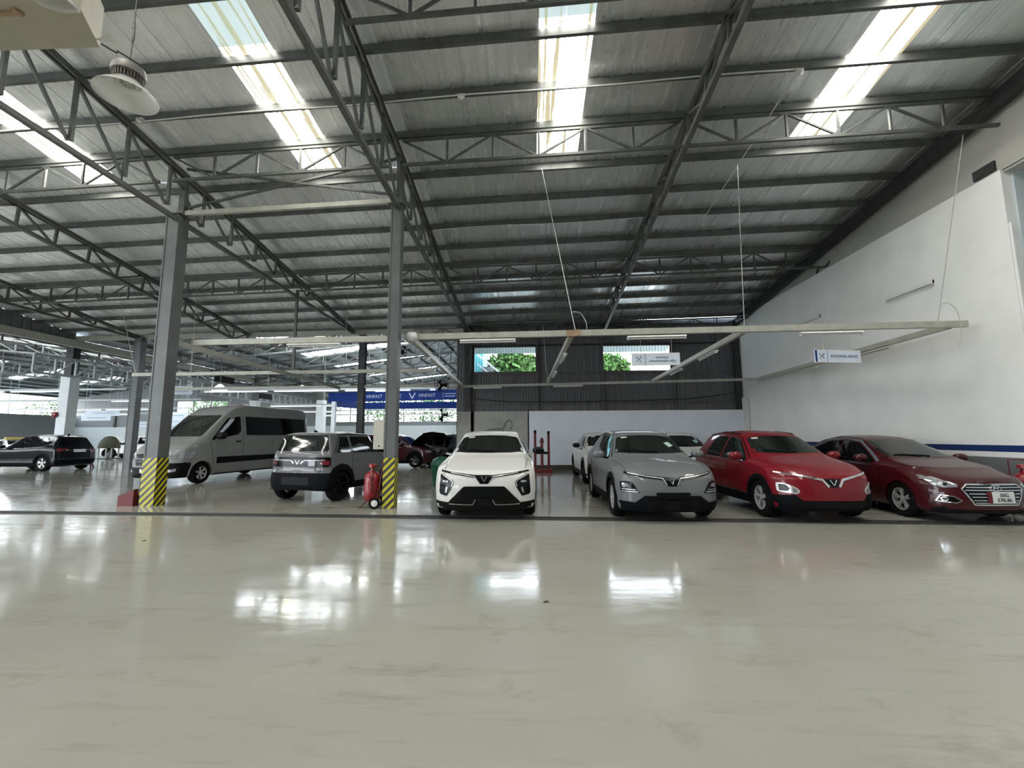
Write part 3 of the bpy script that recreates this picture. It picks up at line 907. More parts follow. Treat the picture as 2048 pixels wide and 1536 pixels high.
def far_truss(y, x0, x1, z0, z1, label, m=M_steel, flatlow=True, group=None):
    t = thing('far_truss', label, 'roof truss', ((x0+x1)/2, y, min(z0, z1)-0.6), 0, group)
    n = max(3, int(abs(x1-x0)/1.5))
    def top(i): return Vector((x0+(x1-x0)*i/n, y, z0+(z1-z0)*i/n-0.2))
    def bot(i): return Vector((x0+(x1-x0)*i/n, y, z0+(z1-z0)*i/n*0.72-0.55))
    part('top_chord', MB().bar(top(0), top(n), 0.1, 0.1), m, t, world=True)
    part('bottom_chord', MB().bar(bot(0), bot(n), 0.1, 0.1), m, t, world=True)
    for i in range(1, n+1):
        part('web_post', MB().bar(top(i), bot(i), 0.06, 0.06, up=(0, 1, 0)), m, t, world=True)
        part('web_brace', MB().bar(bot(i-1), top(i), 0.05, 0.05, up=(0, 1, 0)), m, t, world=True)
ORD = ['first', 'second', 'third', 'fourth', 'fifth', 'sixth', 'seventh', 'eighth']
for k, y in enumerate((24.5, 29, 33.5, 38, 42.5)):
    far_truss(y, -22, -3, 6.25, 8.6, ORD[k] + ' rising truss, counted from the front, in the hall behind the right front column', group='rising trusses of the hall at the back')
    far_truss(y-6, -22.2, -37, 6.2, 8.3, ORD[k+2] + ' rising truss, counted from the front, of the left hall', group='rising trusses of the left hall')
for k, y in enumerate((7.5, 13)):
    far_truss(y, -22.2, -37, 6.2, 8.3, ORD[k] + ' rising truss, counted from the front, of the left hall', group='rising trusses of the left hall')
# lattice girders running away in the left hall (dense white webs seen between the columns)
M_web = mat('pale_steel', (0.42, 0.45, 0.47, 1), 0.5, 0.2, noise=0.1)
for (x, l) in ((-24.0, 'pale lattice girder running away just behind the white boxed column'), (-37, 'pale lattice girder under the ridge of the left hall')):
    z = 5.6 if x > -30 else 7.0
    t = thing('lattice_girder', l, 'roof girder', (x, 34, z-0.9))
    part('top_chord', MB().box(x-0.06, x+0.06, 20, 48, z-0.05, z+0.05), M_web, t, world=True)
    part('bottom_chord', MB().box(x-0.06, x+0.06, 20, 48, z-0.95, z-0.85), M_web, t, world=True)
    for i in range(28):
        y = 20+i
        part('web_post', MB().bar((x, y, z-0.9), (x, y, z), 0.09, 0.09, up=(0, 1, 0)), M_web, t, world=True)
        part('web_brace', MB().bar((x, y, z-0.9), (x, y+1, z), 0.06, 0.06, up=(1, 0, 0)), M_web, t, world=True)

# far wall: pale dado, grey band, bright windows
YF = 48.0
struct('wall_far', MB().box(-64, -3, YF, YF+0.2, 0, 2.75), mat('far_wall_pale', (0.45, 0.49, 0.50, 1), 0.7, noise=0.05))
struct('wall_far_band', MB().box(-64, -22, YF, YF+0.2, 2.75, 4.1).box(-22, -3, YF, YF+0.2, 2.75, 3.2).box(-64, -3, YF, YF+0.2, 5.6, 9).box(-53, -40, YF, YF+0.2, 4.1, 5.6).box(-34, -22, YF, YF+0.2, 4.1, 5.6), M_gray)
struct('wall_left_far', MB().box(-52.2, -52, -10, YF, 0, 4.0).box(-52.2, -52, -10, YF, 6.0, 6.3), M_gray)
struct('wall_back_hall_side', MB().box(-3.1, -2.95, 20.1, 48, 0, 8.8), M_gray)
wi = 4
for (a, b, z0, z1) in ((-64, -53, 4.1, 5.6), (-40, -34, 4.1, 5.6), (-22, -12.2, 3.2, 5.6), (-11.8, -3.2, 3.2, 5.6)):
    wr = struct_root('window_%d' % wi, ((a+b)/2, YF, z0)); wi += 1
    sl = MB().box(-(b-a)/2, (b-a)/2, 0, 0.04, 0, 0.07).mesh('window_slat', M_colw)
    for k in range(int((z1-z0)/0.3)):
        link('window_slat', sl, wr, (0, 0.05, 0.15 + k*0.3))
    po = MB().box(-0.05, 0.05, 0, 0.1, 0, z1-z0).mesh('mullion', M_steel)
    for k in range(int((b-a)/2)+1):
        link('mullion', po, wr, (-(b-a)/2 + k*2, 0.02, 0))
for x in (-47, -41.5, -35, -28):
    single('wall_post', MB().box(x-0.12, x+0.12, YF-0.15, YF, 2.75, 4.1), M_steel_d, 'dark joint post on the grey band of the far wall', 'post', 'joint posts of the far wall band')

# lamp rails and rows of lit tubes in the halls beyond
for i, (y, z) in enumerate(((15.0, 3.78), (19.75, 3.8))):
    single('lamp_rail', MB().bar((-14.5 if i == 0 else -17, y+0.3, z), (-3.3, y, z), 0.09, 0.12), M_steel_l,
           'beige lamp rail crossing behind the front columns, the %s' % ('nearer one' if i == 0 else 'farther one'), 'lamp rail')
wire((-13.0, 19.95, 6.2), (-13.0, 19.98, 3.86), 'thin wire holding the farther crossing rail behind the columns')
wire((-5.5, 19.92, 6.2), (-5.5, 19.8, 3.86), 'thin wire holding the farther crossing rail right of the dark distant column')
single('lamp_rail', MB().bar((-8.40, 9.78, RZ), (-8.75, 19.7, RZ), 0.09, 0.12), M_steel_l, 'beige lamp rail going away from the thick left column', 'lamp rail')
random.seed(3)
tl = lamp((-14, 30, 3.9), 1, 0, 'lit white tube lamp in a row far behind', 4.0, True, 'lit tube lamps in the halls beyond')
first = True
RAILS = [(-20, -5, 26, 4.3), (-20, -4, 33, 3.9), (-21, -4, 39, 3.8), (-21, -4, 44, 3.7), (-40, -24, 25, 4.3), (-44, -24, 31, 4.2), (-46, -24, 37, 4.0), (-48, -24, 43, 3.9)]
for q, (x0, x1, y, z) in enumerate(RAILS):
    x = x0
    rt = thing('lamp_rail', ORD[q % 4] + ' pale lamp rail, counted from the front, with lit tubes in the ' + ('back hall' if q < 4 else 'left hall'), 'lamp rail', (x0, y, z), 0, 'pale lamp rails in the halls beyond')
    part('rail_bar', MB().box(x0, x1, y-0.05, y+0.05, z+0.035, z+0.14), M_web, rt, world=True)
    for xx in np.linspace(x0+0.5, x1-0.5, 5):
        zt = (6.25 + (xx+22)*(2.35/18.9)) if q < 4 else (6.2 + (2.1/15)*(15-abs(xx+37)))
        part('hanger_rod', MB().tube([(xx, y, z+0.1), (xx, y, zt)], 0.012, 5), M_web, rt, world=True)
    while x + 4 <= x1:
        if random.random() < 0.75:
            c = tl if first else copy_tree(tl)
            first = False
            c.location = (x+2, y, z)
        x += 4.4
hb_root = thing('high_bay_lamp', 'small white high-bay lamp hanging in the hall behind', 'high-bay lamp', (-16, 30, 4.75), 0, 'small high-bay lamps in the hall behind')
part('lamp_shade', MB().lathe([(0.08, 0.35), (0.12, 0.3), (0.5, 0.0), (0.46, 0.0), (0.1, 0.26)], 16), M_lit, hb_root, smooth=True)
part('lamp_stem', MB().tube([(0, 0, 0.3), (0, 0, 2.3)], 0.02, 6), M_steel, hb_root)
for p in ((-12.5, 36, 5.2), (-19, 26, 4.4), (-9, 40, 5.6), (-15.5, 40, 4.9)):
    c = copy_tree(hb_root); c.location = p
# white columns of the back hall
for (x, y) in ((-16.5, 34), (-21.9, 34)):
    t = thing('white_column', 'white column far away in the halls beyond', 'column', (x, y, 0), 0, 'white columns in the halls beyond')
    part('shaft', MB().box(-0.28, 0.28, -0.28, 0.28, 0, 4.4), M_colw, t)
    part('upper_shaft', MB().box(-0.18, 0.18, -0.18, 0.18, 4.4, 6.2), M_steel, t)
# small hanging signs far away
for (x, y, z, wd) in ((-38.5, 38, 3.75, 3.2), (-37, 36, 3.25, 2.6), (-36.5, 40, 2.8, 1.8), (-28.5, 34, 3.3, 2.4), (-30.5, 36, 2.9, 2.4), (-31.5, 38, 2.5, 2.0), (-41.5, 32, 3.0, 1.6)):
    t = thing('hanging_sign', 'small pale hanging sign far away over the left hall', 'sign', (x, y, z), 0, 'small pale signs far away in the left hall')
    part('sign_board', MB().box(-wd/2, wd/2, -0.02, 0.02, -0.25, 0.25), M_sign, t)
    zt = 6.2 + (2.1/15)*(15-abs(x+37)) - z
    part('hanger', MB().tube([(-wd*0.4, 0, 0.25), (-wd*0.4, 0, zt)], 0.012, 5).tube([(wd*0.4, 0, 0.25), (wd*0.4, 0, zt)], 0.012, 5), M_web, t)
    part('sign_text', MB().box(-wd*0.3, wd*0.35, -0.03, -0.021, -0.05, 0.02), mat('faded_ink', (0.35, 0.4, 0.5, 1), 0.6, noise=0.05), t)
tsg = thing('hanging_sign', 'pale sign with two grey text lines right of the thick left column', 'sign', (-18.3, 22, 3.95))
part('sign_board', MB().box(-0.75, 0.75, -0.02, 0.02, -0.22, 0.22), M_sign, tsg)
part('hanger', MB().tube([(-0.6, 0, 0.2), (-0.6, 0, 2.7)], 0.01, 5).tube([(0.6, 0, 0.2), (0.6, 0, 2.7)], 0.01, 5), M_web, tsg)
part('sign_text', MB().box(-0.4, 0.4, -0.03, -0.021, 0.03, 0.08).box(-0.5, 0.55, -0.03, -0.021, -0.1, -0.05), MATS['faded_ink'], tsg)
# small black boxes on the girders of the left hall
for (p, l) in (((-22.0, 30.5, 5.72), 'small black panel hung under the valley beam'), ((-23.9, 38.5, 5.25), 'wide dark panel hung in the pale lattice girder')):
    single('notice_board', MB().box(p[0]-0.1, p[0]+0.1, p[1]-0.9, p[1]+0.9, p[2]-0.3, p[2]+0.15), M_black, l, 'board')

# ---- outside: trees, neighbour building behind the back windows
random.seed(11)
def tree(x, y, h, r, label, group=None):
    t = thing('tree', label, 'tree', (x, y, -0.02), 0, group)
    part('trunk', MB().tube([(0, 0, 0), (0.1, 0, h*0.4), (0, 0.1, h*0.75)], [0.18, 0.14, 0.08], 8), M_bark, t)
    vs, fs = [], []
    for k in range(1500):
        a = random.random()*2*PI; b = math.acos(2*random.random()-1); q = r*(random.random()**0.4)
        c = Vector((q*math.sin(b)*math.cos(a), q*math.sin(b)*math.sin(a), h*0.72 + q*math.cos(b)*0.9))
        s = 0.16 + random.random()*0.16
        d1 = Vector((random.uniform(-1, 1), random.uniform(-1, 1), random.uniform(-1, 1))).normalized()*s
        d2 = d1.cross(Vector((random.uniform(-1, 1), random.uniform(-1, 1), 1))).normalized()*s*0.5
        n = len(vs)
        vs += [c-d1, c-d2, c+d1, c+d2]; fs.append((n, n+1, n+2, n+3))
    o = link('leaves', MB().add(vs, fs).mesh('leaves', M_leaf, fix=False), t)
    o['kind'] = 'stuff'
tree(-1.35, 27.5, 8.0, 1.35, 'green tree outside the left back window')
tree(5.25, 28.5, 8.0, 1.2, 'green tree outside the right back window, at its left side')
tree(0.0, 36.0, 9.6, 1.5, 'taller green tree further off outside the left back window')
nb = thing('neighbour_building', 'pale blue clad building with stair outside the left back window', 'building', (-2.2, 22.5, -0.02))
part('wall', MB().box(-0.7, -0.25, 0, 2, 0, 6.4), M_cyan, nb)
part('stair_rail', MB().bar((-0.5, -0.3, 5.7), (0.7, -0.3, 4.7), 0.05, 0.09).bar((-0.5, -0.3, 5.2), (0.5, -0.3, 4.4), 0.05, 0.05), M_colw, nb)
part('louvre', MB().box(-0.3, 0.3, -0.08, -0.02, 3.6, 5.1), M_gray, nb)
# trees far behind the far wall
for i in range(8):
    tree(-62 + i*8.2, 56 + (i % 3)*3, 8, 3.6, 'green tree outside beyond the far windows', 'trees outside beyond the far windows')
# ================================================================== CARS
def cr(pts, n):
    """Catmull-Rom through 2D points, n samples per segment"""
    P_ = np.array(pts, float)
    out = []
    for i in range(len(P_)-1):
        p0 = P_[max(i-1, 0)]; p1 = P_[i]; p2 = P_[i+1]; p3 = P_[min(i+2, len(P_)-1)]
        for k in range(n):
            t = k/n
            out.append(0.5*((2*p1)+(-p0+p2)*t+(2*p0-5*p1+4*p2-p3)*t*t+(-p0+3*p1-3*p2+p3)*t**3))
    out.append(P_[-1])
    return out

def smooth_fn(pts, sg=0.06):
    xs = np.array([p[0] for p in pts]); ys = np.array([p[1] for p in pts])
    o = np.argsort(xs); xs = xs[o]; ys = ys[o]
    gx = np.linspace(xs[0]-0.5, xs[-1]+0.5, 600)
    gy = np.interp(gx, xs, ys)
    h = gx[1]-gx[0]
    k = np.exp(-0.5*(np.arange(-60, 61)*h/sg)**2); k /= k.sum()
    gy2 = np.convolve(np.pad(gy, 60, mode='edge'), k, 'valid')
    return lambda x: float(np.interp(x, gx, gy2))

class Car:
    def __init__(s, spec, root):
        s.p = spec; s.root = root
        s.L = spec['L']; s.W = spec['W']
        s.top = smooth_fn(spec['top'], spec.get('sm', 0.05))
        s.belt = smooth_fn(spec['belt'], 0.1)
        s.bot = smooth_fn(spec['bot'], 0.05)
        s.hw = smooth_fn(spec['hw'], 0.12)
        s.rw = smooth_fn(spec['rw'], 0.08)
        s.xf = smooth_fn(spec['front'], 0.03)
        s.xr = smooth_fn(spec['rear'], 0.03)
        s.bow_f = spec.get('bow_f', 0.42); s.bow_r = spec.get('bow_r', 0.25)
        s.body()
    def section(s, x):
        w = s.hw(x); zb = s.bot(x); zt = s.top(x); be = min(s.belt(x), zt-0.03); rw = min(s.rw(x), w*0.97)
        gh = zt-be
        r = min(0.10, gh*0.5)
        pts = [(0, zb), (w*0.80, zb), (w*0.95, zb+0.06), (w*0.995, zb+(be-zb)*0.35), (w, zb+(be-zb)*0.62),
               (w*0.975, be), (w*0.975+(rw-w*0.975)*0.45+0.012, be+(gh-r)*0.5), (rw, zt-r*0.75), (rw*0.90, zt-r*0.16), (rw*0.55, zt+0.008), (0, zt+0.014)]
        return cr(pts, 4)
    def clamp(s, x, y, z):
        w = s.W/2
        q = min(1.0, abs(y)/w)
        F = s.xf(z) - s.bow_f*(0.25*q**2 + 0.75*q**6)
        Rr = s.xr(z) + s.bow_r*(0.25*q**2 + 0.75*q**6)
        r = 0.05
        def smin(a, b):
            h = max(0, min(1, 0.5+0.5*(b-a)/r))
            return b*(1-h)+a*h - r*h*(1-h)*0.5
        x = smin(x, F)
        x = -smin(-x, -Rr)
        return x
    def body(s):
        N = 76
        xs = np.linspace(-s.L/2-0.02, s.L/2+0.02, N)
        rings = []
        caps = [0.97, 0.9, 0.78, 0.62, 0.45, 0.28, 0.12]
        def ring(x, sec, sc=1.0):
            zc = (sec[0][1]+sec[-1][1])*0.5
            half = [(p[0]*sc, zc+(p[1]-zc)*sc) for p in sec]
            full = [(p[0], p[1]) for p in half] + [(-p[0], p[1]) for p in half[-2:0:-1]]
            return [(s.clamp(x, y, z), y, z) for (y, z) in full]
        s0 = s.section(xs[0]); s1 = s.section(xs[-1])
        for c in caps[::-1]: rings.append(ring(xs[0]-0.5, s0, c))
        for x in xs: rings.append(ring(x, s.section(x)))
        for c in caps: rings.append(ring(xs[-1]+0.5, s1, c))
        n = len(rings[0])
        vs = [p for r in rings for p in r]
        fs = []
        for i in range(len(rings)-1):
            for k in range(n):
                fs.append((i*n+k, (i+1)*n+k, (i+1)*n+(k+1) % n, i*n+(k+1) % n))
        fs.append(tuple(range(n)))
        fs.append(tuple((len(rings)-1)*n+k for k in range(n))[::-1])
        s.bvh = BVHTree.FromPolygons([Vector(v) for v in vs], fs)
        keep = []
        ra = s.p['arch']
        for f in fs:
            c = np.mean([vs[i] for i in f], axis=0)
            cut = False
            for ax in s.p['axles']:
                if abs(c[1]) > s.W*0.30 and math.hypot(c[0]-ax, c[2]-s.p['wr']) < ra:
                    cut = True
            if not cut: keep.append(f)
        mb = MB().add(vs, keep)
        me = mb.mesh('body_shell', s.p['paint'], True)
        me.materials.append(M_black)
        zl = s.p.get('zblack', 0.21)
        for p_ in me.polygons:
            if p_.center.z < zl: p_.material_index = 1
        s.shell = link('body_shell', me, s.root)
    # -- ray onto the undamaged shell
    def hit(s, view, a, b, off=0.0):
        V = {'front': (Vector((6, a, b)), Vector((-1, 0, 0))), 'rear': (Vector((-6, a, b)), Vector((1, 0, 0))),
             'left': (Vector((a, 4, b)), Vector((0, -1, 0))), 'right': (Vector((a, -4, b)), Vector((0, 1, 0))),
             'top': (Vector((a, b, 5)), Vector((0, 0, -1)))}[view]
        h = s.bvh.ray_cast(V[0], V[1])
        if h[0] is None:
            g = {'front': Vector((s.L/2, a, b)), 'rear': Vector((-s.L/2, a, b)), 'left': Vector((a, s.W/2, b)), 'right': Vector((a, -s.W/2, b)), 'top': Vector((a, b, 1))}[view]
            h = s.bvh.find_nearest(g)
        p, nrm = h[0], h[1]
        if nrm.dot(V[1]) > 0: nrm = -nrm
        return p + nrm*off, nrm
    def patch(s, name, view, poly, m, off=0.006, cell=0.07, parent=None, label=None, thick=0.02, smooth='sharp'):
        bm = bmesh.new()
        vs = [bm.verts.new((p[0], p[1], 0)) for p in poly]
        bm.faces.new(vs)
        a = np.array(poly)
        for ax in (0, 1):
            lo, hi = a[:, ax].min(), a[:, ax].max()
            n = int((hi-lo)/cell)
            for k in range(1, n+1):
                co = [0, 0, 0]; co[ax] = lo+(hi-lo)*k/(n+1)
                no = [0, 0, 0]; no[ax] = 1
                bmesh.ops.bisect_plane(bm, geom=bm.verts[:]+bm.edges[:]+bm.faces[:], plane_co=co, plane_no=no)
        bmesh.ops.triangulate(bm, faces=[f for f in bm.faces if len(f.verts) > 4])
        bm.verts.ensure_lookup_table()
        top = []; low = []
        for v in bm.verts:
            p, nr = s.hit(view, v.co.x, v.co.y, off)
            top.append(p); low.append(p - nr*(thick+off*0.5))
        n = len(top)
        fs = [tuple(v.index for v in f.verts) for f in bm.faces]
        bm.verts.index_update()
        fs = [tuple(v.index for v in f.verts) for f in bm.faces]
        for e in bm.edges:
            if len(e.link_faces) == 1:
                i, j = e.verts[0].index, e.verts[1].index
                fs.append((i, j, n+j, n+i))
        bm.free()
        me = MB().add(top+low, fs).mesh(name, m, smooth)
        o = link(name, me, parent or s.root)
        if label: o['label'] = label
        return o
    def strip(s, name, view, line, wd, m, off=0.006, closed=False, parent=None, thick=0.012, taper=None, label=None):
        """a band of width wd along a polyline, laid on the shell"""
        pts = [np.array(p, float) for p in line]
        if closed: pts.append(pts[0])
        dense = []; 
        for i in range(len(pts)-1):
            d = np.linalg.norm(pts[i+1]-pts[i]); k = max(1, int(d/0.06))
            for q in range(k): dense.append(pts[i]+(pts[i+1]-pts[i])*q/k)
        dense.append(pts[-1])
        vs, fs = [], []
        N = len(dense)
        for i, p in enumerate(dense):
            if closed and i in (0, N-1):
                d = (dense[1]-dense[0])/np.linalg.norm(dense[1]-dense[0]) + (dense[-1]-dense[-2])/np.linalg.norm(dense[-1]-dense[-2])
            else:
                d = dense[min(i+1, N-1)] - dense[max(i-1, 0)]
            d = d/(np.linalg.norm(d)+1e-9); nn = np.array([-d[1], d[0]])
            ww = wd/2*(1 if taper is None else taper[0]+(taper[1]-taper[0])*i/(N-1))
            for q in (-1, 1):
                c = p+nn*ww*q
                a, nr = s.hit(view, c[0], c[1], off)
                vs.append(a); vs.append(a-nr*(thick+off*0.5))
        for i in range(N-1):
            o = i*4
            fs += [(o, o+2, o+6, o+4), (o+2, o+3, o+7, o+6), (o+1, o, o+4, o+5)]
        me = MB().add(vs, fs).mesh(name, m, False)
        o = link(name, me, parent or s.root)
        if label: o['label'] = label
        return o
    def both(s, fn, name, poly, *a, **k):
        """side features on both flanks"""
        r = fn(name, 'left', poly, *a, **k)
        fn(name, 'right', poly, *a, **k)
        return r
    def mirror(s, fn, name, view, poly, *a, **k):
        fn(name, view, poly, *a, **k)
        fn(name, view, [(-p[0], p[1]) if view != 'top' else (p[0], -p[1]) for p in poly], *a, **k)
    def wheels(s, style, m_rim, skip=()):
        wr = s.p['wr']; tw = s.p.get('tw', 0.22)
        rim = wr*s.p.get('rimf', 0.66)
        key = ('wheel', s.p['key'])
        for ax in s.p['axles']:
            for sd in (1, -1):
                yo = sd*(s.W/2 - 0.015)
                t = MB().lathe([(rim*0.98, -tw/2), (wr*0.90, -tw/2), (wr*0.985, -tw/2+0.03), (wr, -tw/4), (wr, tw/4), (wr*0.985, tw/2-0.03), (wr*0.90, tw/2), (rim*0.98, tw/2)], 36, 'y', (0, 0, 0), True)
                wo = link('wheel', t.mesh('wheel', M_rubber, 'sharp'), s.root, (ax, yo - sd*tw/2, wr))
                # rim: barrel, back disc, spokes towards the outside
                yf = sd*(tw/2-0.015)
                rb = MB().lathe([(rim, yf), (rim*0.93, yf-sd*0.012), (rim*0.90, yf-sd*0.09), (rim*0.99, yf-sd*0.10)], 32, 'y', (0, 0, 0), True)
                n, width, double = style
                for k in range(n):
                    a0 = 2*PI*k/n + 0.3
                    for da in ((-0.16, 0.16) if double else (0,)):
                        p0 = Vector((math.cos(a0)*rim*0.16, yf-sd*0.035, math.sin(a0)*rim*0.16))
                        p1 = Vector((math.cos(a0+da)*rim*0.95, yf-sd*0.012, math.sin(a0+da)*rim*0.95))
                        rb.bar(p0, p1, 0.03, width, up=Vector((-math.sin(a0), 0, math.cos(a0))))
                rb.lathe([(0, yf-sd*0.01), (rim*0.18, yf-sd*0.012), (rim*0.22, yf-sd*0.05), (0, yf-sd*0.05)], 16, 'y')
                link('rim', rb.mesh('rim', m_rim, False), wo)
                link('brake_disc', MB().lathe([(0, yf-sd*0.10), (rim*0.7, yf-sd*0.10), (rim*0.7, yf-sd*0.115), (0, yf-sd*0.115)], 24, 'y').mesh('brake_disc', M_alloyd, False), wo)
    def arches(s, m, wd=0.06, off=0.012):
        wr = s.p['wr']; ra = s.p['arch']
        for ax in s.p['axles']:
            for sd, view in ((1, 'left'), (-1, 'right')):
                vs, fs = [], []
                N = 34
                a0, a1 = -0.30, PI+0.30
                for i in range(N+1):
                    a = a0+(a1-a0)*i/N
                    c, sn = math.cos(a), math.sin(a)
                    row = []
                    for q, (r, o_) in enumerate(((ra-0.035, 0.0), (ra-0.03, off), (ra+wd*0.5, off), (ra+wd, off*0.6), (ra+wd+0.003, -0.01))):
                        x = ax+c*r; z = max(wr+sn*r, s.bot(ax)+0.03)
                        p, nr = s.hit(view, x, z, 0)
                        if q == 0:
                            p = Vector((p.x, p.y-sd*0.10, p.z)); row.append(p)
                        else:
                            row.append(Vector((x, p.y+sd*o_, z)))
                    vs += row
                for i in range(N):
                    for q in range(4):
                        fs.append((i*5+q, i*5+q+1, (i+1)*5+q+1, (i+1)*5+q))
                link('arch_trim', MB().add(vs, fs).mesh('arch_trim', m, 'sharp'), s.root)
                # inner wheel house
                yo = sd*(s.W/2-0.10); yi = sd*(s.W/2-0.42)
                vs, fs = [], []
                for i in range(17):
                    a = -0.25+(PI+0.5)*i/16
                    x = ax+math.cos(a)*(ra+0.01); z = max(0.17, wr+math.sin(a)*(ra+0.01))
                    vs += [(x, yo, z), (x, yi, z)]
                for i in range(16):
                    fs.append((2*i, 2*i+2, 2*i+3, 2*i+1))
                fs.append(tuple(2*i+1 for i in range(17)))
                link('wheel_house', MB().add(vs, fs).mesh('wheel_house', M_black, False, fix=False), s.root)
    def mirrors(s, x, z, m, y=None, sz=1.0, m2=None):
        y = y or s.W/2*0.97
        for sd in (1, -1):
            r = link('side_mirror', MB().add(*ellipsoid((x+0.02, sd*(y+0.13*sz), z+0.05), (0.085*sz, 0.125*sz, 0.08*sz), 14, 10)).mesh('side_mirror', m, True), s.root)
            link('mirror_foot', MB().bar((x+0.01, sd*(y-0.10), z-0.03), (x+0.0, sd*(y+0.07*sz), z+0.01), 0.05, 0.035).mesh('mirror_foot', m2 or M_black, False), r)
            link('mirror_glass', MB().add(*ellipsoid((x-0.045*sz, sd*(y+0.13*sz), z+0.05), (0.03, 0.10*sz, 0.062*sz), 12, 8)).mesh('mirror_glass', M_glassd, True), r)

def ellipsoid(c, r, nu=16, nv=10, flat=0.85):
    vs, fs = [], []
    for i in range(nv+1):
        b = PI*i/nv
        for k in range(nu):
            a = 2*PI*k/nu
            sx_ = math.sin(b)
            x, y, z = sx_*math.cos(a), sx_*math.sin(a), math.cos(b)
            f = lambda q: math.copysign(abs(q)**flat, q)
            vs.append((c[0]+r[0]*f(x), c[1]+r[1]*f(y), c[2]+r[2]*f(z)))
    for i in range(nv):
        for k in range(nu):
            fs.append((i*nu+k, i*nu+(k+1) % nu, (i+1)*nu+(k+1) % nu, (i+1)*nu+k))
    return vs, fs

def rounded(poly, r=0.03, n=3):
    """round the corners of a 2D polygon"""
    out = []
    N = len(poly)
    for i in range(N):
        p = np.array(poly[i], float); a = np.array(poly[i-1], float); b = np.array(poly[(i+1) % N], float)
        da = a-p; db = b-p
        la, lb = np.linalg.norm(da), np.linalg.norm(db)
        rr = min(r, la*0.4, lb*0.4)
        pa = p+da/la*rr; pb = p+db/lb*rr
        for k in range(n+1):
            t = k/n
            out.append(tuple((1-t)**2*pa+2*t*(1-t)*p+t*t*pb))
    return out

def place(root, cx, nose_y, L, yaw=0.0):
    """nose towards the viewer (-Y); yaw>0 turns the nose to the viewer's left; (cx, nose_y) is the nose"""
    h = (-math.sin(yaw), -math.cos(yaw))
    root.location = (cx - h[0]*L/2, nose_y - h[1]*L/2, 0)
    root.rotation_euler = (0, 0, math.atan2(h[1], h[0]))

def std_side(c, win_front, win_rear, beltz, pillars, handle_x, seams, glass=None, trim=M_gloss):
    g = glass or M_glass
    for wn in win_front:
        c.both(c.patch, 'side_window', wn, g, 0.004, 0.08)
    for line in seams:
        c.both(c.strip, 'door_seam', line, 0.010, M_black, 0.0015, thick=0.004)
    for hx, hz in handle_x:
        c.both(c.patch, 'door_handle', rounded([(hx-0.09, hz-0.012), (hx+0.09, hz-0.012), (hx+0.09, hz+0.014), (hx-0.09, hz+0.014)], 0.012), c.p['paint'], 0.022, 0.1)

def wipers(c, x0, w0):
    for sd in (1, -1):
        c.strip('wiper', 'top', [(x0-0.02, sd*0.08 + 0.04), (x0-0.10, sd*0.08+0.04 + (-0.5 if sd > 0 else -0.45))], 0.018, M_black, 0.02)

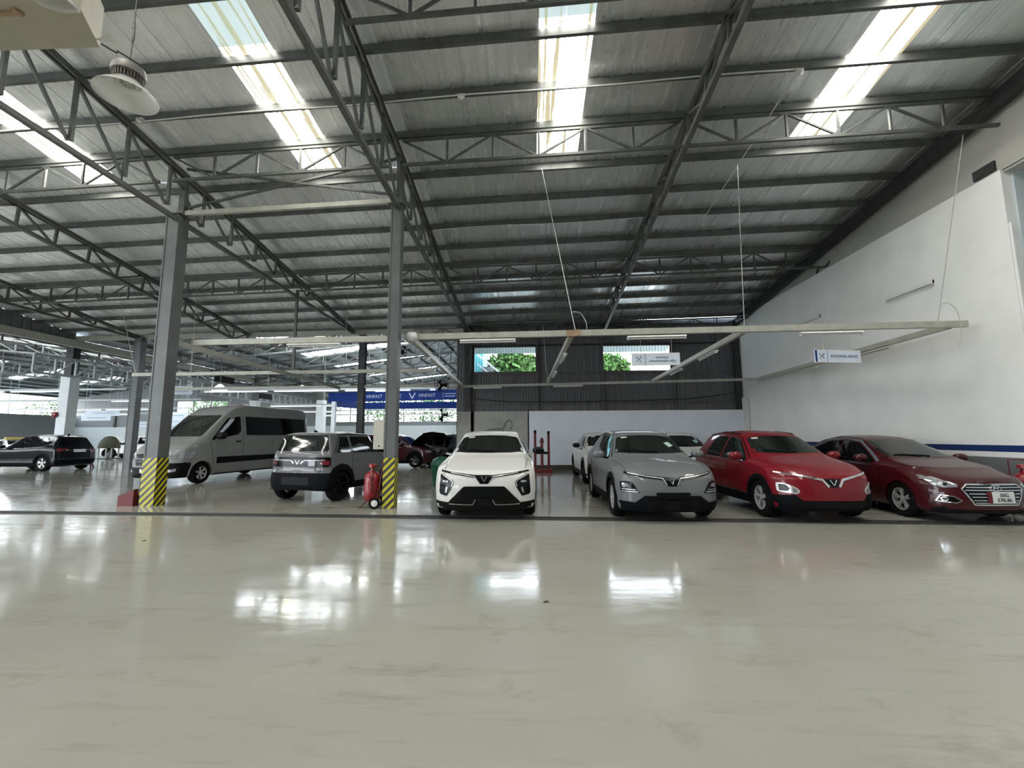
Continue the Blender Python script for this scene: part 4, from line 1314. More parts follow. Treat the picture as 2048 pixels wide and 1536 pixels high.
# ---------------------------------------------------------------- white crossover (and the ones parked behind)
def white_suv(label, group=None, detail=True):
    root = thing('car', label, 'car', (0, 0, 0), 0, group)
    sp = dict(key='ws', L=4.5, W=1.86, paint=paint('white', (0.66, 0.66, 0.635, 1)), wr=0.36, arch=0.41, axles=(1.40, -1.40),
        top=[(2.3, 0.80), (2.1, 0.86), (1.7, 0.965), (1.3, 1.06), (1.05, 1.11), (0.28, 1.51), (0.05, 1.57), (-0.5, 1.605), (-1.2, 1.55), (-1.8, 1.34), (-2.05, 1.13), (-2.3, 1.02)],
        belt=[(2.3, 0.79), (1.9, 0.87), (1.2, 0.96), (0.5, 1.0), (-1.0, 1.04), (-1.8, 1.08), (-2.3, 0.98)],
        bot=[(2.3, 0.19), (1.9, 0.17), (-1.9, 0.17), (-2.3, 0.25)],
        hw=[(2.3, 0.90), (1.8, 0.925), (1.2, 0.93), (-1.6, 0.93), (-2.3, 0.88)],
        rw=[(2.3, 0.78), (1.6, 0.78), (1.1, 0.78), (0.3, 0.64), (-1.2, 0.60), (-2.0, 0.60), (-2.3, 0.66)],
        front=[(0.0, 2.10), (0.17, 2.14), (0.3, 2.235), (0.6, 2.25), (0.78, 2.21), (0.9, 2.10), (1.1, 1.7), (1.2, 1.5), (2, 3)][:-1] + [(1.21, 3.0)],
        rear=[(0.2, -2.12), (0.5, -2.25), (0.9, -2.22), (1.1, -2.10), (1.2, -2.05), (1.3, -3.0)])
    c = Car(sp, root)
    # lower front: dark skirt, intake, blanked plate
    c.patch('lower_bumper', 'front', [(-0.90, 0.335), (-0.63, 0.325), (0.63, 0.325), (0.90, 0.335), (0.88, 0.175), (-0.88, 0.175)], M_black, 0.010)
    ik = c.patch('air_intake', 'front', rounded([(-0.36, 0.605), (0.36, 0.605), (0.63, 0.335), (0.60, 0.31), (-0.60, 0.31), (-0.63, 0.335)], 0.03), M_gloss, 0.014)
    for k in range(5):
        z = 0.37+k*0.045
        c.strip('intake_slat', 'front', [(-0.52+k*0.045, z), (0.52-k*0.045, z)], 0.008, M_black, 0.020, parent=ik, thick=0.01)
    c.patch('number_plate_blank', 'front', [(-0.27, 0.575), (0.27, 0.575), (0.27, 0.435), (-0.27, 0.435)], M_clad, 0.045, thick=0.04, label='dark blank plate holder')
    c.patch('sensor_cover', 'front', rounded([(-0.09, 0.40), (0.09, 0.40), (0.11, 0.27), (-0.11, 0.27)], 0.02), M_black, 0.035)
    c.strip('chrome_line', 'front', [(-0.62, 0.305), (-0.20, 0.30), (-0.15, 0.38)], 0.010, M_chrome, 0.022)
    c.strip('chrome_line', 'front', [(0.62, 0.305), (0.20, 0.30), (0.15, 0.38)], 0.010, M_chrome, 0.022)
    hl = rounded([(-0.80, 0.80), (-0.765, 0.815), (-0.60, 0.725), (-0.545, 0.685), (-0.555, 0.61), (-0.665, 0.43), (-0.80, 0.455), (-0.82, 0.5)], 0.02)
    for sg in (1, -1):
        h = c.patch('headlamp', 'front', [(p[0]*sg, p[1]) for p in hl], M_gloss, 0.006, 0.05)
        c.strip('lamp_rim', 'front', [(sg*-0.77, 0.80), (sg*-0.60, 0.712), (sg*-0.558, 0.67), (sg*-0.575, 0.60)], 0.012, M_alloy, 0.012, parent=h)
        c.patch('lamp_lens', 'front', rounded([(sg*-0.74, 0.70), (sg*-0.645, 0.70), (sg*-0.645, 0.665), (sg*-0.74, 0.665)], 0.015), M_lens, 0.014, parent=h)
        c.patch('lamp_lens', 'front', rounded([(sg*-0.68, 0.59), (sg*-0.65, 0.59), (sg*-0.67, 0.49), (sg*-0.70, 0.49)], 0.01), M_lens, 0.014, parent=h)
    # thin dark light line dipping into the V badge
    ll = c.patch('badge_shield', 'front', [(-0.17, 0.795), (0.17, 0.795), (0.145, 0.745), (0.07, 0.65), (-0.07, 0.65), (-0.145, 0.745)], M_gloss, 0.010, 0.04)
    for sg in (1, -1):
        c.strip('light_bar', 'front', [(sg*0.79, 0.860), (sg*0.45, 0.808), (sg*0.13, 0.768)], 0.036, M_gloss, 0.012, taper=(0.7, 1.2))
    for sg in (1, -1):
        c.strip('light_line', 'front', [(sg*0.60, 0.830), (sg*0.45, 0.806), (sg*0.17, 0.768), (sg*0.09, 0.672)], 0.009, M_alloy, 0.018, parent=ll)
        c.strip('v_badge', 'front', [(sg*0.048, 0.765), (sg*0.004, 0.685)], 0.016, M_chrome, 0.022, parent=ll)
    # glass
    c.patch('windscreen', 'top', rounded([(1.02, 0.0), (0.99, 0.45), (0.90, 0.735), (0.36, 0.585), (0.32, 0.3), (0.31, 0), (0.32, -0.3), (0.36, -0.585), (0.90, -0.735), (0.99, -0.45)], 0.04), M_glass, 0.004, 0.09)
    c.patch('sticker', 'top', [(0.37, -0.47), (0.41, -0.48), (0.41, -0.35), (0.37, -0.34)], M_tube, 0.010, thick=0.002)
    std_side(c, [rounded([(0.86, 1.03), (0.22, 1.43), (-0.28, 1.49), (-0.31, 1.05)], 0.04), rounded([(-0.37, 1.05), (-0.34, 1.49), (-0.9, 1.45), (-1.35, 1.30), (-1.2, 1.08)], 0.04)], None, 1.0, None,
             [(-0.15, 0.86), (-1.05, 0.88)], [[(0.95, 0.95), (0.98, 0.6), (0.9, 0.25)], [(-0.34, 1.02), (-0.34, 0.25)], [(-1.25, 1.05), (-1.2, 0.8), (-0.98, 0.55)]])
    c.both(c.strip, 'roof_trim', [(0.9, 1.075), (0.25, 1.465), (-0.35, 1.525), (-0.95, 1.49), (-1.4, 1.33)], 0.018, M_gloss, 0.004)
    c.both(c.patch, 'sill_cladding', [(0.98, 0.36), (-0.98, 0.36), (-0.98, 0.19), (0.98, 0.19)], M_black, 0.012)
    c.arches(M_black, 0.055)
    c.wheels((5, 0.03, True), M_alloyd)
    c.mirrors(0.66, 1.13, M_gloss, sz=1.0, m2=sp['paint'])
    c.patch('tail_light_bar', 'rear', [(-0.8, 0.98), (0.8, 0.98), (0.8, 0.93), (-0.8, 0.93)], M_tail, 0.008)
    c.strip('bonnet_seam', 'top', [(2.05, 0.72), (1.6, 0.76), (1.06, 0.80)], 0.008, M_black, 0.0015, thick=0.004)
    c.strip('bonnet_seam', 'top', [(2.05, -0.72), (1.6, -0.76), (1.06, -0.80)], 0.008, M_black, 0.0015, thick=0.004)
    wipers(c, 0.98, 0.7)
    return root

wsuv = white_suv('white crossover facing the viewer, alone right of the right front column')
place(wsuv, -0.835, 7.86, 4.5, math.radians(-1.6))
w2 = copy_tree(wsuv); w2['label'] = 'white crossover parked behind the grey car, showing at its left'
place(w2, 2.58, 13.5, 4.5, math.radians(-1))

# ---------------------------------------------------------------- white compact behind, roof and windscreen seen
# ---------------------------------------------------------------- grey crossover
def grey_suv(label, pnt=None):
    root = thing('car', label, 'car')
    pm = pnt or paint('grey', (0.135, 0.148, 0.152, 1))
    sp = dict(key='gs', L=4.3, W=1.80, paint=pm, wr=0.35, arch=0.40, axles=(1.33, -1.29),
        top=[(2.2, 0.76), (2.0, 0.85), (1.6, 0.965), (1.2, 1.05), (1.0, 1.09), (0.22, 1.50), (0.0, 1.56), (-0.6, 1.605), (-1.4, 1.56), (-1.75, 1.45), (-2.0, 1.15), (-2.2, 1.02)],
        belt=[(2.2, 0.76), (1.8, 0.86), (1.1, 0.95), (0.4, 0.98), (-1.2, 1.03), (-2.2, 1.0)],
        bot=[(2.2, 0.20), (1.8, 0.17), (-1.8, 0.17), (-2.2, 0.25)],
        hw=[(2.2, 0.87), (1.8, 0.89), (1.2, 0.90), (-1.6, 0.90), (-2.2, 0.86)],
        rw=[(2.2, 0.74), (1.5, 0.75), (1.0, 0.75), (0.25, 0.61), (-1.4, 0.59), (-2.2, 0.60)],
        front=[(0.0, 2.0), (0.17, 2.06), (0.3, 2.14), (0.55, 2.15), (0.75, 2.10), (0.85, 1.98), (1.0, 1.65), (1.1, 1.4), (1.11, 3.0)],
        rear=[(0.2, -2.02), (0.5, -2.15), (0.9, -2.12), (1.15, -1.95), (1.45, -1.76), (1.5, -3.0)])
    c = Car(sp, root)
    c.patch('lower_bumper', 'front', [(-0.88, 0.36), (-0.62, 0.345), (-0.47, 0.46), (0.47, 0.46), (0.62, 0.345), (0.88, 0.36), (0.86, 0.19), (-0.86, 0.19)], M_clad, 0.010, 0.06)
    ik = c.patch('air_intake', 'front', rounded([(-0.40, 0.375), (0.40, 0.375), (0.46, 0.32), (0.40, 0.225), (-0.40, 0.225), (-0.46, 0.32)], 0.03), M_black, 0.016)
    for k in range(3):
        for sg in (1, -1):
            c.strip('intake_slat', 'front', [(sg*0.34, 0.255+k*0.045), (sg*0.12, 0.255+k*0.045)], 0.012, M_clad, 0.026, parent=ik)
    c.patch('number_plate_blank', 'front', [(-0.275, 0.515), (0.275, 0.515), (0.275, 0.425), (-0.275, 0.425)], M_clad, 0.045, thick=0.04, label='dark blank plate holder')
    hl = rounded([(-0.83, 0.68), (-0.75, 0.695), (-0.66, 0.68), (-0.60, 0.60), (-0.54, 0.50), (-0.82, 0.505)], 0.02)
    for sg in (1, -1):
        h = c.patch('headlamp', 'front', [(p[0]*sg, p[1]) for p in hl], M_gloss, 0.006, 0.05)
        c.patch('lamp_lens', 'front', rounded([(sg*-0.80, 0.66), (sg*-0.72, 0.66), (sg*-0.69, 0.595), (sg*-0.80, 0.59)], 0.015), M_lens, 0.014, parent=h)
        c.strip('lamp_rim', 'front', [(sg*-0.81, 0.525), (sg*-0.57, 0.520)], 0.012, M_alloy, 0.014, parent=h)
        c.strip('lamp_rim', 'front', [(sg*-0.80, 0.56), (sg*-0.61, 0.555)], 0.010, M_alloy, 0.014, parent=h)
    ll = c.patch('badge_shield', 'front', [(-0.16, 0.76), (0.16, 0.76), (0.14, 0.715), (0.07, 0.62), (-0.07, 0.62), (-0.14, 0.715)], M_gloss, 0.010, 0.04)
    for sg in (1, -1):
        c.strip('light_bar', 'front', [(sg*0.75, 0.832), (sg*0.40, 0.770), (sg*0.12, 0.738)], 0.038, M_gloss, 0.012, taper=(0.7, 1.2))
    for sg in (1, -1):
        c.strip('light_line', 'front', [(sg*0.70, 0.823), (sg*0.40, 0.77), (sg*0.15, 0.742), (sg*0.085, 0.64)], 0.011, M_alloy, 0.018, parent=ll)
        c.strip('v_badge', 'front', [(sg*0.045, 0.735), (sg*0.004, 0.65)], 0.016, M_chrome, 0.022, parent=ll)
    c.patch('windscreen', 'top', rounded([(0.96, 0.0), (0.93, 0.42), (0.85, 0.70), (0.31, 0.56), (0.27, 0.3), (0.26, 0), (0.27, -0.3), (0.31, -0.56), (0.85, -0.70), (0.93, -0.42)], 0.04), M_glass, 0.004, 0.09)
    c.patch('sticker', 'top', [(0.32, -0.46), (0.36, -0.47), (0.36, -0.34), (0.32, -0.33)], M_tube, 0.010, thick=0.002)
    c.patch('paper_slip', 'top', [(0.72, 0.42), (0.66, 0.52), (0.52, 0.46), (0.57, 0.36)], mat('pale_green_paper', (0.35, 0.5, 0.45, 1), 0.7, noise=0.05), 0.010, thick=0.002)
    std_side(c, [rounded([(0.80, 1.02), (0.16, 1.43), (-0.28, 1.50), (-0.31, 1.03)], 0.04), rounded([(-0.37, 1.04), (-0.34, 1.50), (-0.95, 1.50), (-1.10, 1.07)], 0.04), rounded([(-1.17, 1.08), (-1.03, 1.49), (-1.5, 1.44), (-1.62, 1.16)], 0.04)], None, 1.0, None,
             [(-0.15, 0.84), (-1.0, 0.86)], [[(0.92, 0.95), (0.95, 0.6), (0.86, 0.25)], [(-0.34, 1.02), (-0.34, 0.25)], [(-1.14, 1.05), (-1.1, 0.8), (-0.9, 0.5)]])
    c.both(c.strip, 'roof_trim', [(0.84, 1.06), (0.18, 1.46), (-0.35, 1.53), (-1.0, 1.53), (-1.5, 1.47)], 0.014, M_gloss, 0.004)
    c.both(c.patch, 'sill_cladding', [(0.92, 0.36), (-0.90, 0.36), (-0.90, 0.19), (0.92, 0.19)], M_clad, 0.012)
    c.arches(M_clad, 0.06)
    c.wheels((10, 0.022, False), M_alloy)
    c.mirrors(0.66, 1.06, sp['paint'])
    c.strip('bonnet_seam', 'top', [(1.95, 0.70), (1.5, 0.74), (1.02, 0.78)], 0.008, M_black, 0.0015, thick=0.004)
    c.strip('bonnet_seam', 'top', [(1.95, -0.70), (1.5, -0.74), (1.02, -0.78)], 0.008, M_black, 0.0015, thick=0.004)
    c.strip('roof_rail', 'top', [(0.1, 0.575), (-1.4, 0.565)], 0.025, M_alloy, 0.03)
    c.strip('roof_rail', 'top', [(0.1, -0.575), (-1.4, -0.565)], 0.025, M_alloy, 0.03)
    wipers(c, 0.92, 0.7)
    return root
gs = grey_suv('grey crossover in the middle with a silver V line across its nose')
place(gs, 2.40, 7.74, 4.3, math.radians(-0.8))
w3c = grey_suv('white car behind the grey one, only its roof and windscreen showing', paint('white', None))
place(w3c, 4.95, 13.2, 4.3, math.radians(-1))

# ---------------------------------------------------------------- red crossover
def red_suv(label):
    root = thing('car', label, 'car')
    sp = dict(key='rs', zblack=0.24, L=4.0, W=1.73, paint=paint('red', (0.165, 0.0025, 0.009, 1)), wr=0.34, arch=0.385, axles=(1.22, -1.29),
        top=[(2.05, 0.76), (1.85, 0.86), (1.5, 0.965), (1.1, 1.05), (0.92, 1.09), (0.20, 1.47), (0.0, 1.53), (-0.6, 1.575), (-1.35, 1.53), (-1.7, 1.42), (-1.9, 1.1), (-2.05, 0.98)],
        belt=[(2.05, 0.76), (1.7, 0.86), (1.0, 0.94), (0.3, 0.97), (-1.2, 1.02), (-2.05, 1.0)],
        bot=[(2.05, 0.22), (1.7, 0.18), (-1.7, 0.18), (-2.05, 0.25)],
        hw=[(2.05, 0.84), (1.6, 0.86), (1.2, 0.865), (-1.4, 0.865), (-2.05, 0.83)],
        rw=[(2.05, 0.70), (1.4, 0.72), (0.95, 0.72), (0.2, 0.595), (-1.4, 0.57), (-2.05, 0.58)],
        front=[(0.0, 1.86), (0.18, 1.92), (0.3, 2.0), (0.55, 2.0), (0.75, 1.96), (0.86, 1.83), (1.0, 1.5), (1.1, 1.3), (1.11, 3.0)],
        rear=[(0.2, -1.9), (0.5, -2.0), (0.9, -1.97), (1.15, -1.85), (1.45, -1.70), (1.5, -3.0)])
    c = Car(sp, root)
    c.patch('lower_bumper', 'front', [(-0.85, 0.45), (-0.60, 0.47), (-0.50, 0.375), (0.50, 0.375), (0.60, 0.47), (0.85, 0.45), (0.84, 0.205), (-0.84, 0.205)], M_clad, 0.010, 0.06)
    c.patch('air_intake', 'front', rounded([(-0.52, 0.355), (0.52, 0.355), (0.55, 0.31), (0.50, 0.265), (-0.50, 0.265), (-0.55, 0.31)], 0.02), M_black, 0.016)
    hl = rounded([(-0.80, 0.665), (-0.72, 0.66), (-0.57, 0.585), (-0.53, 0.53), (-0.57, 0.48), (-0.80, 0.515)], 0.03)
    for sg in (1, -1):
        h = c.patch('headlamp', 'front', [(p[0]*sg, p[1]) for p in hl], M_alloy, 0.008, 0.04, label='silver rimmed round-cornered headlamp')
        c.patch('lamp_lens', 'front', rounded([(sg*-0.775, 0.64), (sg*-0.70, 0.635), (sg*-0.66, 0.57), (sg*-0.69, 0.525), (sg*-0.775, 0.53)], 0.02), M_gloss, 0.014, parent=h)
        c.patch('lamp_lens', 'front', rounded([(sg*-0.64, 0.60), (sg*-0.57, 0.565), (sg*-0.56, 0.515), (sg*-0.63, 0.505)], 0.02), M_lens, 0.014, parent=h)
    gr = c.patch('grille', 'front', [(-0.13, 0.735), (0.13, 0.735), (0.06, 0.60), (-0.06, 0.60)], M_gloss, 0.008, 0.05)
    for sg in (1, -1):
        c.strip('chrome_wing', 'front', [(sg*0.78, 0.83), (sg*0.45, 0.775), (sg*0.17, 0.72), (sg*0.085, 0.605)], 0.036, M_chrome, 0.016, taper=(0.35, 1.1), label='broad chrome V wing')
        c.strip('v_badge', 'front', [(sg*0.055, 0.72), (sg*0.004, 0.63)], 0.014, M_chrome, 0.022, parent=gr)
    c.patch('number_plate_blank', 'front', [(-0.22, 0.52), (0.22, 0.52), (0.22, 0.39), (-0.22, 0.39)], sp['paint'], 0.012, thick=0.01, label='red unplated recess')
    c.patch('windscreen', 'top', rounded([(0.88, 0.0), (0.85, 0.42), (0.77, 0.67), (0.28, 0.545), (0.24, 0.3), (0.23, 0), (0.24, -0.3), (0.28, -0.545), (0.77, -0.67), (0.85, -0.42)], 0.04), M_glass, 0.004, 0.09)
    c.patch('sticker', 'top', [(0.29, -0.46), (0.33, -0.47), (0.33, -0.34), (0.29, -0.33)], M_tube, 0.010, thick=0.002)
    std_side(c, [rounded([(0.74, 1.0), (0.16, 1.40), (-0.27, 1.46), (-0.30, 1.01)], 0.04), rounded([(-0.36, 1.02), (-0.33, 1.46), (-0.98, 1.46), (-1.10, 1.05)], 0.04)], None, 1.0, None,
             [(-0.15, 0.83), (-1.0, 0.85)], [[(0.84, 0.93), (0.87, 0.6), (0.78, 0.27)], [(-0.33, 1.0), (-0.33, 0.27)], [(-1.14, 1.05), (-1.08, 0.8), (-0.88, 0.5)]], trim=M_chrome)
    c.both(c.strip, 'roof_trim', [(0.78, 1.03), (0.17, 1.43), (-0.32, 1.495), (-1.0, 1.495), (-1.4, 1.43)], 0.014, M_gloss, 0.004)
    c.both(c.strip, 'belt_moulding', [(0.78, 0.985), (-0.33, 0.995), (-1.12, 1.025)], 0.018, M_chrome, 0.008)
    c.both(c.patch, 'sill_cladding', [(0.84, 0.36), (-0.90, 0.36), (-0.90, 0.20), (0.84, 0.20)], M_clad, 0.012)
    c.both(c.strip, 'sill_moulding', [(0.80, 0.375), (-0.88, 0.385)], 0.022, M_alloyd, 0.012)
    c.arches(M_clad, 0.05)
    c.wheels((5, 0.026, True), M_alloy)
    c.mirrors(0.62, 1.03, sp['paint'])
    for sg in (1, -1):
        c.strip('bonnet_seam', 'top', [(1.78, sg*0.66), (1.4, sg*0.70), (0.94, sg*0.745)], 0.008, M_black, 0.0015, thick=0.004)
        c.strip('roof_rail', 'top', [(0.05, sg*0.55), (-1.35, sg*0.54)], 0.022, M_black, 0.02)
    c.patch('roof_light', 'top', rounded([(-0.9, 0.2), (-0.2, 0.2), (-0.2, -0.2), (-0.9, -0.2)], 0.05), sp['paint'], 0.004)
    wipers(c, 0.85, 0.7)
    return root
rs = red_suv('bright red crossover with a chrome V badge between the grey car and the sedan')
place(rs, 5.08, 7.76, 4.0, math.radians(-1.2))

# ---------------------------------------------------------------- dark red sedan
def plate(car, view, cx, z, wd, ht, lines, off, strip=True, dark=False):
    o = car.patch('number_plate', view, [(cx-wd/2, z-ht/2), (cx+wd/2, z-ht/2), (cx+wd/2, z+ht/2), (cx-wd/2, z+ht/2)], mat('plate_white', (0.72, 0.75, 0.74, 1), 0.4, noise=0.02), off, thick=0.01)
    p, nr = car.hit(view, cx, z, off+0.004)
    sgn = 1 if view == 'front' else -1
    for i, (s_, size, dz, dx) in enumerate(lines):
        me = text_mesh(s_, size, mat('plate_ink', (0.01, 0.01, 0.012, 1), 0.5, noise=0.02))
        t = link('lettering', me, o, (p.x + 0.004*sgn, cx+dx, z+dz), (PI/2, 0, PI/2*sgn))
    return o
def sedan(label, pm, detail=True, key='sd'):
    root = thing('car', label, 'car')
    sp = dict(key=key, zblack=0.18, L=4.42, W=1.74, paint=pm, wr=0.315, arch=0.355, axles=(1.36, -1.24), rimf=0.66,
        top=[(2.26, 0.66), (2.1, 0.76), (1.7, 0.88), (1.25, 0.965), (1.05, 1.0), (0.15, 1.38), (-0.1, 1.435), (-0.6, 1.47), (-1.15, 1.38), (-1.75, 1.08), (-2.05, 1.02), (-2.26, 0.92)],
        belt=[(2.26, 0.66), (1.9, 0.78), (1.2, 0.87), (0.4, 0.90), (-1.0, 0.95), (-1.7, 0.98), (-2.26, 0.90)],
        bot=[(2.26, 0.19), (1.9, 0.15), (-1.9, 0.15), (-2.26, 0.25)],
        hw=[(2.26, 0.83), (1.8, 0.86), (1.2, 0.87), (-1.6, 0.87), (-2.26, 0.80)],
        rw=[(2.26, 0.68), (1.6, 0.72), (1.1, 0.72), (0.2, 0.57), (-1.0, 0.55), (-1.7, 0.64), (-2.26, 0.66)],
        front=[(0.0, 2.08), (0.15, 2.16), (0.3, 2.21), (0.5, 2.21), (0.66, 2.17), (0.76, 2.05), (0.9, 1.65), (0.95, 1.5), (0.96, 3.0)],
        rear=[(0.2, -2.1), (0.5, -2.21), (0.9, -2.18), (1.0, -2.12), (1.02, -3.0)], bow_f=0.55)
    c = Car(sp, root)
    hexa = [(-0.40, 0.645), (0.40, 0.645), (0.48, 0.575), (0.34, 0.325), (-0.34, 0.325), (-0.48, 0.575)]
    g = c.patch('grille', 'front', hexa, M_gloss, 0.008, 0.06)
    c.strip('grille_frame', 'front', hexa, 0.020, M_chrome, 0.016, closed=True)
    for (z, a, b) in ((0.60, -0.42, 0.42), (0.555, -0.44, 0.44), (0.50, -0.40, -0.16), (0.50, 0.30, 0.40), (0.45, -0.37, -0.14), (0.45, 0.30, 0.37), (0.395, -0.35, -0.14), (0.395, 0.3, 0.35), (0.355, -0.33, 0.33)):
        c.strip('grille_slat', 'front', [(a, z), (b, z)], 0.014, M_chrome, 0.018, parent=g)
    # oval badge with slanted H
    ov = [(0.085*math.cos(2*PI*k/20), 0.585+0.040*math.sin(2*PI*k/20)) for k in range(20)]
    bd = c.strip('oval_badge', 'front', ov, 0.010, M_chrome, 0.030, closed=True)
    c.strip('badge_bar', 'front', [(-0.045, 0.560), (-0.022, 0.612)], 0.012, M_chrome, 0.032, parent=bd)
    c.strip('badge_bar', 'front', [(0.020, 0.558), (0.045, 0.610)], 0.012, M_chrome, 0.032, parent=bd)
    c.strip('badge_bar', 'front', [(-0.034, 0.580), (0.032, 0.590)], 0.010, M_chrome, 0.032, parent=bd)
    for sg in (1, -1):
        h = c.patch('headlamp', 'front', rounded([(sg*-0.50, 0.650), (sg*-0.52, 0.60), (sg*-0.66, 0.585), (sg*-0.74, 0.62), (sg*-0.80, 0.76), (sg*-0.775, 0.775), (sg*-0.70, 0.725), (sg*-0.60, 0.685)], 0.015), M_lens, 0.008, 0.04)
        c.patch('lamp_lens', 'front', rounded([(sg*-0.655, 0.665), (sg*-0.615, 0.665), (sg*-0.615, 0.625), (sg*-0.655, 0.625)], 0.015), M_gloss, 0.014, parent=h)
        f = c.patch('fog_lamp_bezel', 'front', rounded([(sg*-0.50, 0.385), (sg*-0.56, 0.345), (sg*-0.74, 0.365), (sg*-0.70, 0.465), (sg*-0.58, 0.45)], 0.015), M_gloss, 0.008, 0.05)
        c.strip('bezel_trim', 'front', [(sg*-0.50, 0.385), (sg*-0.56, 0.345), (sg*-0.74, 0.365), (sg*-0.70, 0.465), (sg*-0.58, 0.45)], 0.014, M_chrome, 0.014, closed=True, parent=f)
        c.strip('fog_lamp', 'front', [(sg*-0.67+0.028*math.cos(2*PI*k/12), 0.405+0.028*math.sin(2*PI*k/12)) for k in range(12)], 0.010, M_chrome, 0.016, closed=True, parent=f)
        c.strip('bonnet_seam', 'top', [(2.0, sg*0.55), (1.6, sg*0.66), (1.08, sg*0.74)], 0.008, M_black, 0.0015, thick=0.004)
    c.patch('lower_lip', 'front', [(-0.84, 0.235), (0.84, 0.235), (0.84, 0.18), (-0.84, 0.18)], M_black, 0.010)
    if detail:
        pl = plate(c, 'front', 0.085, 0.445, 0.36, 0.175, [('30G', 0.085, 0.038, 0.0), ('570.46', 0.085, -0.040, 0.0)], 0.035)
        c.patch('plate_edge', 'front', [(-0.145, 0.3575), (-0.095, 0.3575), (-0.095, 0.5325), (-0.145, 0.5325)], M_redmat, 0.038, thick=0.02, label='red edge of the plate holder')
    c.patch('windscreen', 'top', rounded([(1.0, 0.0), (0.96, 0.42), (0.87, 0.68), (0.24, 0.53), (0.19, 0.3), (0.18, 0), (0.19, -0.3), (0.24, -0.53), (0.87, -0.68), (0.96, -0.42)], 0.04), M_glass, 0.004, 0.09)
    c.patch('rear_window', 'top', rounded([(-1.08, 0.46), (-1.08, -0.46), (-1.68, -0.58), (-1.68, 0.58)], 0.05), M_glassd, 0.004, 0.09)
    std_side(c, [rounded([(0.78, 0.93), (0.12, 1.30), (-0.28, 1.365), (-0.31, 0.95)], 0.04), rounded([(-0.37, 0.96), (-0.34, 1.365), (-0.85, 1.33), (-1.30, 1.12), (-1.22, 1.0)], 0.04)], None, 1.0, None,
             [(-0.15, 0.80), (-1.0, 0.83)], [[(0.90, 0.86), (0.93, 0.6), (0.86, 0.22)], [(-0.34, 0.94), (-0.34, 0.22)], [(-1.14, 1.0), (-1.06, 0.75), (-0.88, 0.45)]], glass=M_glassd, trim=M_chrome)
    c.both(c.strip, 'window_trim', [(0.82, 0.95), (0.12, 1.345), (-0.3, 1.405), (-0.88, 1.365), (-1.34, 1.14)], 0.035, mat('grey_visor', (0.10, 0.12, 0.14, 1), 0.25, noise=0.05), 0.010)
    c.arches(pm, 0.02, 0.004)
    c.wheels((5, 0.028, True), M_alloy)
    c.mirrors(0.62, 0.97, pm)
    c.patch('rear_lamp', 'rear', rounded([(-0.78, 0.9), (-0.45, 0.9), (-0.45, 0.78), (-0.78, 0.76)], 0.02), M_tail, 0.008)
    c.patch('rear_lamp', 'rear', rounded([(0.78, 0.9), (0.45, 0.9), (0.45, 0.78), (0.78, 0.76)], 0.02), M_tail, 0.008)
    wipers(c, 0.96, 0.7)
    return root
sd = sedan('dark red sedan with number plate 30G 570.46 beside the white side wall', paint('dark_red', (0.045, 0.0015, 0.0045, 1)))
place(sd, 7.62, 7.72, 4.42, math.radians(-0.5))

